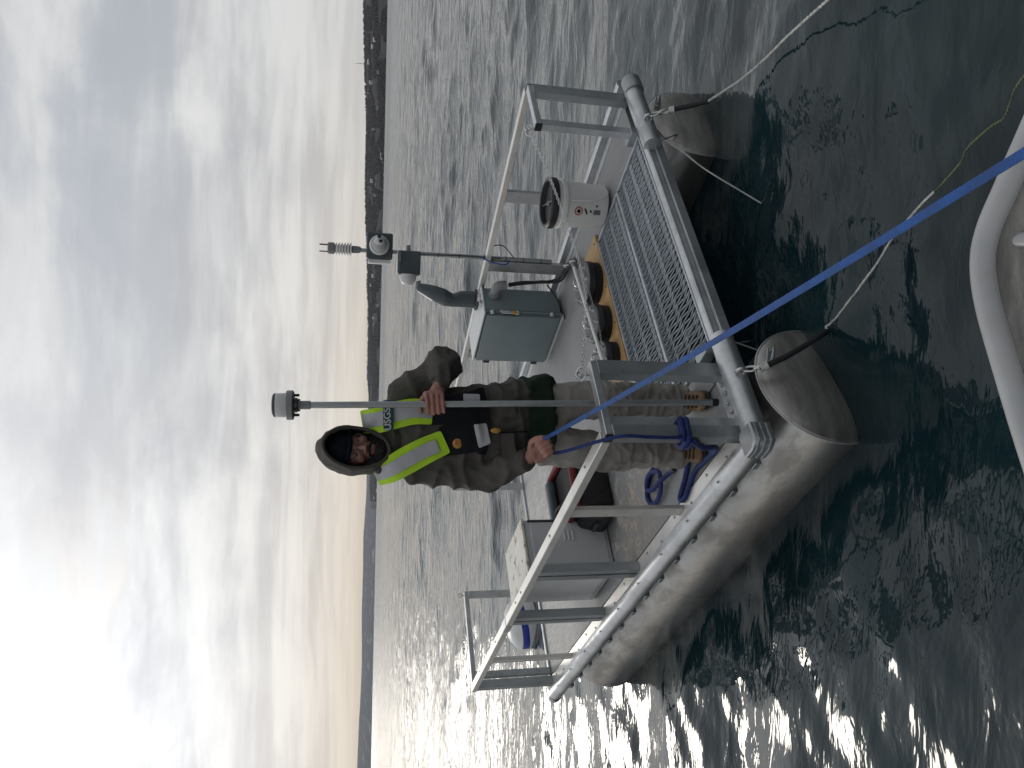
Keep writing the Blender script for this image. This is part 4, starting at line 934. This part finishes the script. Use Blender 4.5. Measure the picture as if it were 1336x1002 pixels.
bm_.faces.new(rings[-1]); bmesh.ops.recalc_face_normals(bm_, faces=bm_.faces)
me = solid(mm.mesh('hood'), .012, 1); folds(me, lambda p: .006 * ridge(p, (14, 9, 9), 2) - .002); hood = pbuild(me, 'hood', MT['jacket'])
mm = MB(); mm.tube([H((.085) * math.cos(2 * math.pi * j / 48), -.078 - .028 * max(0, math.sin(2 * math.pi * j / 48)) - .02 * max(0, -math.sin(2 * math.pi * j / 48)), .008 + .124 * math.sin(2 * math.pi * j / 48) * (1.10 if math.sin(2 * math.pi * j / 48) > 0 else 1.14)) for j in range(48)], .0075, 8, closed=True)
mm.build('hood_hem', MT['jacket'], hood, off=PO)
mm = MB(); mm.hull([(H(-.06, .0, -.11), (.03, .05, .04)), (H(.06, .0, -.11), (.03, .05, .04)), (H(0, -.035, -.125), (.035, .03, .028)), (V(-.27, 3.50, 1.43), (.11, .09, .05))], 2)
me = remesh(mm, .007, 4, .5, 'collar'); folds(me, lambda p: .007 * ridge(p, (10, 10, 22), 1) - .003); pbuild(me, 'collar', MT['jacket'])
# jacket
j_ = MB()
j_.chain([(V(-.245, 3.52, 1.34), (.185, .125, .095)), (V(-.215, 3.515, 1.18), (.190, .150, .10)), (V(-.185, 3.515, 1.0), (.188, .155, .10)), (V(-.155, 3.535, .855), (.196, .148, .035))], 3)
j_.hull([(V(-.31, 3.53, 1.43), (.075, .07, .045)), (SHR, .080), (V(-.26, 3.53, 1.38), .09)], 2); j_.hull([(V(-.26, 3.53, 1.43), (.075, .07, .05)), (SHL, .078), (V(-.2, 3.53, 1.38), .09)], 2)
j_.chain([(SHR, .083), (V(-.395, 3.49, 1.16), .078), (ELR, .076)]); j_.chain([(ELR, .076), (V(-.355, 3.365, .935), .066), (V(-.327, 3.305, .893), .052)])
j_.chain([(SHL, .080), (ELL, .080)]); j_.chain([(ELL, .078), (V(.03, 3.43, 1.232), .064), (V(.002, 3.392, 1.241), .050)])
def jf(p):
    q = p; f = .017 * ridge(q, (4, 4, 11), 0) + .007 * ridge(q, (14, 11, 6), 4)
    ne = min((q - Vector(ELR)).length, (q - Vector(ELL)).length)
    if ne < .2: f += .013 * (1 - ne / .2) * ridge(q, (18, 16, 13), 7)
    return f - .012
me = remesh(j_, .0085, 7, .5, 'jacket'); folds(me, jf)
bvh = BVHTree.FromPolygons([v.co.copy() for v in me.vertices], [tuple(p.vertices) for p in me.polygons])
jacket = pbuild(me, 'jacket', MT['jacket'])
for p0, p1, r_ in ((V(-.327, 3.305, .893), V(-.318, 3.288, .879), .048), (V(.004, 3.395, 1.241), V(-.006, 3.382, 1.243), .046)):
    mm = MB(); mm.tube([p0, Vector(p0).lerp(Vector(p1), .3), p1], [r_ - .002, r_, r_ - .003], 24); mm.build('cuff', MT['jacket'], jacket, off=PO)
mm = MB(); mm.tube(spline([V(-.205, 3.366, .86), V(-.207, 3.364, .92), V(-.210, 3.362, .99)], 6), .004, 6); mm.build('front_zip', MT['vest'], jacket, off=PO)
# green layer below the hem
mm = MB(); mm.chain([(V(-.155, 3.545, .86), (.190, .140, .03)), (V(-.160, 3.55, .735), (.188, .140, .03))], 3); mm.hull([(V(-.02, 3.55, .80), (.07, .09, .03)), (V(-.01, 3.55, .745), (.07, .09, .04))], 2)
me = remesh(mm, .0085, 5, .5, 'shirt_tail'); folds(me, lambda p: .013 * ridge(p, (18, 14, 5), 2) - .005); pbuild(me, 'shirt_tail', MT['green'])
# trousers
mm = MB(); mm.hull([(V(-.175, 3.555, .79), (.172, .125, .05)), (HIL, .103), (HIR, .105)], 3)
mm.chain([(HIL, .103), (V(-.07, 3.525, .58), .096), (KNL, .088), (V(-.06, 3.525, .26), .084), (V(-.063, 3.545, .105), .080)])
mm.chain([(HIR, .105), (V(-.29, 3.53, .58), .098), (KNR, .090), (V(-.30, 3.53, .26), .086), (V(-.297, 3.565, .095), .082)])
def tf_(p):
    z = p.z - Z0; f = .008 * ridge(p, (7, 7, 9), 3) + .005 * ridge(p, (20, 16, 8), 6)
    if z < .30: f += .010 * ridge(p, (7, 7, 20), 5)
    if .36 < z < .54: f += .008 * ridge(p, (12, 12, 26), 8)
    return f - .010
me = remesh(mm, .0085, 6, .5, 'trousers'); folds(me, tf_); pbuild(me, 'trousers', MT['trousers'])
for hx, hy, tx_, ty_ in ((-.062, 3.555, -.060, 3.415), (-.297, 3.575, -.300, 3.44)):
    mm = MB(); mm.hull([(V(hx, hy, .075), (.046, .046, .045)), (V(hx, hy - .06, .068), (.046, .05, .042)), (V(tx_, ty_, .052), (.050, .052, .026))], 2); mm.hull([(V(hx, hy - .01, .07), (.046, .05, .05)), (V(hx, hy - .02, .14), (.046, .05, .02))], 2)
    me = remesh(mm, .006, 3, .5, 'boot'); o = pbuild(me, 'boot', MT['boot'])
    MB().hull([(V(hx, hy + .01, .036), (.046, .05, .010)), (V(tx_, ty_ - .005, .036), (.052, .056, .010))], 2).build('sole', MT['rubber'], o, off=PO)
    mm = MB()
    for k in range(4): mm.tube([V(hx - .030, hy - .085 - .02 * k, .108 - .010 * k), V(hx + .030, hy - .095 - .02 * k, .108 - .010 * k)], .0035, 6)
    mm.build('laces', MT['beard'], o, off=PO)
# life vest
def strip(path, half, offs, m_, name, prt, th=.006, wid=7, free=False):
    pts = spline([Vector(p) for p in path], 8); n = len(pts); g = []
    for i, p in enumerate(pts):
        tn = (pts[min(i + 1, n - 1)] - pts[max(i - 1, 0)]); tn2 = Vector((tn.x, 0, tn.z)).normalized(); sd_ = Vector((tn2.z, 0, -tn2.x))
        h = half(i / (n - 1)) if callable(half) else half; row = []
        for k in range(wid):
            q = p + sd_ * h * (2 * k / (wid - 1) - 1)
            hit = bvh.ray_cast(Vector((q.x, 2.8, q.z)), Vector((0, 1, 0)))[0]
            y = q.y
            if hit: y = min(y, hit.y)
            row.append([q.x, y, q.z])
        g.append(row)
    g = np.array(g)
    for _ in range(3):
        y = g[:, :, 1]; yp = np.pad(y, 1, mode='edge'); s_ = (yp[:-2, 1:-1] + yp[2:, 1:-1] + yp[1:-1, :-2] + yp[1:-1, 2:] + 2 * y) / 6; g[:, :, 1] = np.minimum(s_, y + .004)
    g[:, :, 1] -= offs
    me = bpy.data.meshes.new(name); me.from_pydata([tuple(v) for v in g.reshape(-1, 3)], [], [(i * wid + k, i * wid + k + 1, (i + 1) * wid + k + 1, (i + 1) * wid + k) for i in range(n - 1) for k in range(wid - 1)]); me.update()
    me = solid(me, th, 1); return pbuild(me, name, m_, prt, 60)
for x_ in (-.262, -.088): strip([V(x_, 3.37, .975), V(x_ + .004, 3.37, .918)], .058, .003, MT['jacket'], 'pocket_flap', jacket, .006)
rp = [V(-.178, 3.50, 1.565), V(-.165, 3.425, 1.50), V(-.140, 3.40, 1.42), V(-.125, 3.39, 1.35), V(-.128, 3.39, 1.272)]
lp = [V(-.405, 3.50, 1.505), V(-.375, 3.42, 1.445), V(-.335, 3.40, 1.38), V(-.290, 3.39, 1.30), V(-.250, 3.385, 1.215)]
hv1 = strip(rp, lambda t: .050 + .006 * math.sin(t * 3), .012, MT['hivis'], 'life_vest', person, .012)
strip([Vector(p) + Vector((.004, 0, 0)) for p in rp], .030, .021, MT['silver'], 'reflective_tape', hv1, .003)
hv2 = strip(lp, lambda t: .050 + .008 * math.sin(t * 3), .018, MT['hivis'], 'life_vest', person, .012)
strip([Vector(p) for p in lp[:-1]] + [V(-.268, 3.385, 1.248)], .028, .028, MT['silver'], 'reflective_tape', hv2, .003)
vb1 = strip([V(-.252, 3.385, 1.235), V(-.235, 3.37, 1.15), V(-.215, 3.365, 1.055)], lambda t: .062 + .012 * t, .007, MT['vest'], 'vest_panel', person, .012)
vb2 = strip([V(-.128, 3.39, 1.29), V(-.11, 3.37, 1.16), V(-.085, 3.37, 1.055)], lambda t: .055 + .012 * t, .007, MT['vest'], 'vest_panel', person, .012)
strip([V(-.305, 3.40, 1.058), V(-.215, 3.36, 1.050), V(-.12, 3.36, 1.052), V(-.02, 3.39, 1.075)], .020, .014, MT['vest'], 'belt', person, .006)
strip([V(-.225, 3.37, 1.088), V(-.212, 3.365, 1.035)], lambda t: .052 - .008 * t, .027, MT['silver'], 'reflective_patch', vb1, .003)
strip([V(-.075, 3.37, 1.145), V(-.07, 3.365, 1.075)], lambda t: .030 - .006 * t, .027, MT['silver'], 'reflective_patch', vb2, .003)
mm = MB(); e0 = Vector(V(-.258, 3.385, 1.165)); hit = bvh.ray_cast(Vector((e0.x, 2.8, e0.z)), Vector((0, 1, 0)))[0]; e0.y = (hit.y if hit else 3.38) - .020
mm.lathe([(.021, 0), (.021, .003), (.019, .004)], 24, Matrix.Translation(e0) @ Matrix.Rotation(R(90), 4, 'X')); bdg = mm.build('badge', MT['gold'], person, off=PO)
mm = MB(); mm.box(e0 + Vector((.004, -.0045, .006)), (.022, .002, .010), .0005); mm.build('badge_print', MT['red_print'], bdg, off=PO)
mm = MB(); mm.ball(V(-.200, 3.338, 1.005), (.012, .006, .022), 2); mm.tube([V(-.200, 3.345, 1.02), V(-.195, 3.345, 1.05)], .002, 6); mm.build('pull_tag', MT['gold'], person, off=PO)
# name tab across the viewer's right strap
tab = strip([V(-.206, 3.39, 1.455), V(-.078, 3.385, 1.462)], .021, .0245, MT['teal'], 'name_tab', hv1, .002)
cu = bpy.data.curves.new('lettering', 'FONT'); cu.body = 'USGS'; cu.size = .040; cu.extrude = .0006; cu.align_x = 'CENTER'; cu.align_y = 'CENTER'; cu.offset = .0007
to = bpy.data.objects.new('tmp', cu); C.objects.link(to); dg = bpy.context.evaluated_depsgraph_get(); dg.update(); tme = bpy.data.meshes.new_from_object(to.evaluated_get(dg)); bpy.data.objects.remove(to)
tyy = min(((v.co + PO).y for v in tab.data.vertices if abs((v.co + PO).x + .165) < .035)) - .002
tme.transform(Matrix.Translation(Vector((-.158, tyy, 1.4605 + Z0)) - PO) @ Matrix.Rotation(R(-4), 4, 'Y') @ Matrix.Rotation(R(90), 4, 'X')); tme.materials.clear(); tme.materials.append(MT['white_paint']); tme.name = 'lettering'
link('lettering', tme, tab)

# pole held by the person
P0, P1 = Vector(V(-.063, 3.325, .018)), Vector(V(-.103, 3.30, 1.80)); t = bpy.data.objects.new('sensor_pole', None); C.objects.link(t); t.location = P0
tag(t, 'grey pole with a round sensor head, held upright by the person', 'pole')
ax = (P1 - P0).normalized(); qm = ax.to_track_quat('Z', 'Y').to_matrix().to_4x4()
MB().tube([Vector(), (P1 - P0) * .5, P1 - P0], .0135, 20).build('tube', MT['alu_dark'], t)
TM = Matrix.Translation(P1 - P0) @ qm
MB().lathe([(.014, -.03), (.0175, -.028), (.0175, .02), (.016, .024)], 24, TM).build('coupling', MT['mid_grey'], t)
MB().lathe([(.028, .022), (.030, .024), (.030, .034), (.055, .036), (.060, .040), (.060, .062), (.055, .066)], 36, TM).build('base_flange', MT['mid_grey'], t)
MB().lathe([(.048, .066), (.049, .070), (.049, .104), (.047, .108)], 36, TM).build('sensor_body', MT['white_plastic'], t)
MB().lathe([(.049, .108), (.048, .114), (.042, .119), (.004, .121)], 36, TM).build('top_cap', MT['dark_grey'], t)
mm = MB()
for k in range(6):
    an = k * math.pi / 3; mm.lathe([(.004, .014), (.006, .018), (.006, .036), (.005, .038)], 8, TM @ Matrix.Translation((.040 * math.cos(an), .040 * math.sin(an), 0)))
mm.build('studs', MT['dark_grey'], t)
MB().lathe([(.017, -.015), (.017, .02), (.0135, .022)], 20, qm).build('foot', MT['rubber'], t)

# ------------------------------------------------------------------ ropes
def ribbon(path, w, th, side0, side1, name, m_):
    pts = spline(path, 10); n = len(pts); mm = MB(); b = mm.bm; prev = None
    for i, p in enumerate(pts):
        tn = (pts[min(i + 1, n - 1)] - pts[max(i - 1, 0)]).normalized(); s = side0.lerp(side1, i / (n - 1)); s = (s - tn * s.dot(tn)).normalized(); u = tn.cross(s)
        q = [b.verts.new(p + s * w * x + u * th * y) for x, y in ((-.5, -.5), (-.3, -.62), (.3, -.62), (.5, -.5), (.5, .5), (.3, .62), (-.3, .62), (-.5, .5))]
        if prev:
            for k in range(8): b.faces.new((prev[k], prev[(k + 1) % 8], q[(k + 1) % 8], q[k]))
        else: b.faces.new(q[::-1])
        prev = q
    b.faces.new(prev); bmesh.ops.recalc_face_normals(b, faces=b.faces); return mm.build(name, m_, None, True, 40)
HS_ = Vector(HR_(.035, -.030, .022))
SE = Vector((.398, .93, .905))
pts = [HS_ + (HS_ - SE) * .02] + [HS_.lerp(SE, k / 8) + Vector((0, 0, -.020 * math.sin(math.pi * k / 8))) for k in range(9)]
o = ribbon(pts, .0160, .005, Vector((.3, .3, 1)), Vector((1, .2, .4)), 'towing_strap', MT['strap']); tag(o, 'taut bright blue webbing strap from the hand to the near boat', 'strap')
hb = Vector(HR_(.030, .028, .020))
mm = MB(); mm.tube(spline([HS_ + Vector((-.004, .0, .0)), Vector(HR_(.034, 0, .020)), hb, hb + Vector((.004, -.01, -.06)), W(-.028, -.062, .58), W(-.030, -.066, .44), W(-.028, -.062, .32), W(-.005, -.058, .29)], 8), .0075, 10)
turn = []                                # two turns round the corner post
for k in range(27):
    an = 2 * math.pi * k / 13 + 3.6; ca, sa = math.cos(an), math.sin(an); sc = max(abs(ca) / .047, abs(sa) / .041)
    turn.append(W(.018 + ca / sc, -.018 + sa / sc, .292 - .024 * k / 13))
mm.tube(spline(turn, 2), .0135, 10)
co = [tuple(RM.inverted() @ turn[-1]), (-.005, .05, .16), (.05, .14, .04), (.085, .30, .016), (.10, .43, .014), (.05, .58, .014), (.075, .63, .014), (.13, .52, .014), (.19, .455, .014), (.27, .50, .014), (.33, .62, .014), (.36, .78, .014), (.345, .91, .014), (.275, .985, .014), (.20, .93, .016), (.195, .81, .024), (.245, .735, .036), (.305, .765, .030), (.335, .86, .036), (.295, .93, .030), (.255, .87, .030), (.235, .76, .038), (.235, .68, .020), (.228, .62, .014)]
mm.tube(spline([W(*p) for p in co], 6), .0125, 10)
o = mm.build('mooring_rope', MT['rope_blue'], None); tag(o, 'dark blue rope hitched round the corner post and coiled on the deck', 'rope')
mm = MB(); mm.tube([W(.231, .64, .014), W(.226, .605, .014)], .015, 10); mm.build('whipped_end', MT['black'], o)
# tuft of white cord
mm = MB(); rnd = random.Random(9)
for k in range(5): mm.tube(spline([W(.31 + rnd.uniform(-.03, .03), .62 + rnd.uniform(-.03, .03), .012 + .012 * q % .03) for q in range(5)], 4), .004, 6)
o = mm.build('cord_scrap', MT['rope_white'], None); tag(o, 'small tangle of white cord on the deck by the boot', 'cord')

def twisted(path, r, n=10, pitch=.035):
    pts = spline(path, n); mm = MB(); L_ = 0
    for s in range(3):
        out = []; L_ = 0
        for i, p in enumerate(pts):
            if i: L_ += (p - pts[i - 1]).length
            tn = (pts[min(i + 1, len(pts) - 1)] - pts[max(i - 1, 0)]).normalized(); y_ = tn.cross(Vector((0, 0, 1))).normalized(); z_ = y_.cross(tn)
            a = 2 * math.pi * (L_ / pitch + s / 3); out.append(p + (y_ * math.cos(a) + z_ * math.sin(a)) * r * .55)
        mm.tube(out, r * .55, 6)
    return mm
def shackle(p, d, name='shackle'):
    d = Vector(d).normalized(); y_ = d.orthogonal().normalized(); z_ = d.cross(y_); mm = MB()
    mm.torus(Vector(p) + d * .028, .016, .0045, 16, 6, Matrix((d, y_, z_)).transposed(), 1.8); mm.torus(Vector(p) + d * .075, .012, .004, 16, 6, Matrix((d, z_, -y_)).transposed(), 2.2)
    mm.box(Vector(p) + d * .055, (.03, .014, .014), .004, Matrix((d, y_, z_)).transposed()); return mm
e1 = W(1.999, -.180, .0)
pr = [(1.514, 4.13, .335), (1.519, 4.05, .24), (1.521, 3.974, .180), (1.537, 3.712, .127), (1.55, 3.457, .116), (1.547, 3.207, .138), (1.504, 2.811, .196), (1.436, 2.368, .273), (1.30, 1.6, .45)]
o = twisted(pr[2:], .0068, 24).build('mooring_line', MT['rope_white'], None); tag(o, 'white mooring line from the pontoon below the bucket, held just above the water', 'rope', 'mooring lines')
mm = MB(); mm.tube(spline(pr[:3], 6), .013, 12); mm.build('black_sleeve', MT['rubber'], o)
mm = shackle(e1, Vector(pr[0]) - e1); mm.build('shackle', MT['chrome'], o)
mm = MB(); mm.tube([pr[0], Vector(pr[0]).lerp(Vector(pr[1]), .25)], .018, 12); mm.build('lashing', MT['rope_white'], o)
e2 = W(.235, -.180, .0)
pl = [(.088, 3.065, .315), (.135, 3.035, .22), (.20, 3.03, .11), (.25, 3.055, .02)]
wl = [(.25, 3.055, .015), (.262, 3.117, .002), (.30, 3.05, .004), (.36, 2.985, -.004), (.403, 2.927, .004), (.45, 2.87, -.004), (.50, 2.80, .004), (.577, 2.689, .0), (.65, 2.57, .002), (.696, 2.464, -.002)]
wl2 = [(.696, 2.464, -.002), (.725, 2.41, -.008), (.767, 2.337, .0), (.80, 2.31, -.006), (.845, 2.22, -.002), (.86, 2.17, -.01), (.93, 2.13, -.004), (.979, 2.072, -.006), (1.10, 1.98, -.008), (1.3, 1.9, -.01)]
afloat = lambda pts, d: [Vector((p.x, p.y, lake_z(p.x, p.y) + d)) for p in spline(pts, 5)]
wl = [Vector(wl[0])] + afloat(wl[1:], .0005)[1:]; wl2 = [wl[-1]] + afloat(wl2, -.0012)[1:]
o = twisted(wl, .0050, 4).build('anchor_line', MT['rope_white'], None); tag(o, 'pale twisted line trailing over the water under the blue strap, weedy towards its end', 'rope', 'mooring lines')
twisted(wl2, .0038, 4).build('weedy_length', MT['rope_yellow'], o)
mm = MB(); mm.tube(spline(pl, 6), .0125, 12); mm.build('black_sleeve', MT['rubber'], o)
shackle(e2, Vector(pl[0]) - e2).build('shackle', MT['chrome'], o)
mm = MB(); mm.tube([pl[0], Vector(pl[0]).lerp(Vector(pl[1]), .3)], .019, 12); mm.build('lashing', MT['rope_white'], o)
mm = MB(); mm.tube(spline([W(1.86, -.13, -.05), W(1.80, -.15, -.10), W(1.55, -.20, -.18), W(1.30, -.26, -.30), W(1.1, -.3, -.42)], 6), .004, 6)
o = mm.build('instrument_cable', MT['cord'], None); tag(o, 'thin wire hanging from the front edge below the bucket into the water', 'wire')
MB().tube([W(1.83, -.14, -.08), W(1.70, -.17, -.135)], .008, 8).build('wire_clamp', MT['mid_grey'], o)

# ------------------------------------------------------------------ the boat the picture is taken from
gp = [(1.12, -2.0), (1.10, -.8), (1.02, .1), (.88, .66), (.68, .98), (.502, 1.116), (.424, 1.168), (.357, 1.21), (.294, 1.248), (.236, 1.261), (.158, 1.246), (.043, 1.201), (-.094, 1.143), (-.234, 1.075), (-.48, .93), (-.72, .70), (-.92, .30), (-1.02, -.4), (-1.06, -1.2), (-1.08, -2.0)]
t = bpy.data.objects.new('near_boat', None); C.objects.link(t); t.location = (0, 0, 0)
tag(t, 'bow of the small boat in front, rounded white gunwale and worn grey deck', 'boat')
gs = spline([(x, y, .80) for x, y in gp], 8)
MB().tube(gs, .0265, 16).build('gunwale', MT['gunwale'], t)
mm = MB(); mm.prism([(p.x * .988, (p.y + .4) * .990 - .4) for p in gs], .775, .803); mm.build('bow_deck', MT['boat_floor'], t, False)
mm = MB(); b = mm.bm; prev = None
for p in gs:
    q = [b.verts.new((p.x * .992, (p.y + .4) * .993 - .4, .782)), b.verts.new((p.x * .93, (p.y + .4) * .90 - .4, .35)), b.verts.new((p.x * .72, (p.y + .4) * .66 - .4, -.15))]
    if prev:
        for k in range(2): b.faces.new((prev[k], prev[k + 1], q[k + 1], q[k]))
    prev = q
bmesh.ops.recalc_face_normals(b, faces=b.faces); mm.build('hull', MT['gunwale'], t, True, 60)
mm = MB(); mm.hull([((.262, 1.175, .806), (.012, .020, .007)), ((.259, 1.152, .807), (.014, .008, .008))], 3); mm.build('deck_fitting', MT['mid_grey'], t)

# ------------------------------------------------------------------ air
def haze(d=3.8e-5):
    m = MB(); m.box((0, 5500, 70), (16000, 14000, 200), 0); o = m.build('haze', None, None, False)
    mt = bpy.data.materials.new('haze_air'); mt.use_nodes = True; n = mt.node_tree; n.nodes.clear(); N, M, MR, MIX, L = NB(n)
    v = N('ShaderNodeVolumePrincipled', {'Color': (.80, .86, .95, 1), 'Density': d, 'Anisotropy': 0.2}); N('ShaderNodeOutputMaterial', {'Volume': v.outputs[0]})
    o.data.materials.append(mt); tag(o, kind='stuff'); return o
USE_HAZE = True
if USE_HAZE: haze()
bpy.context.view_layer.update()
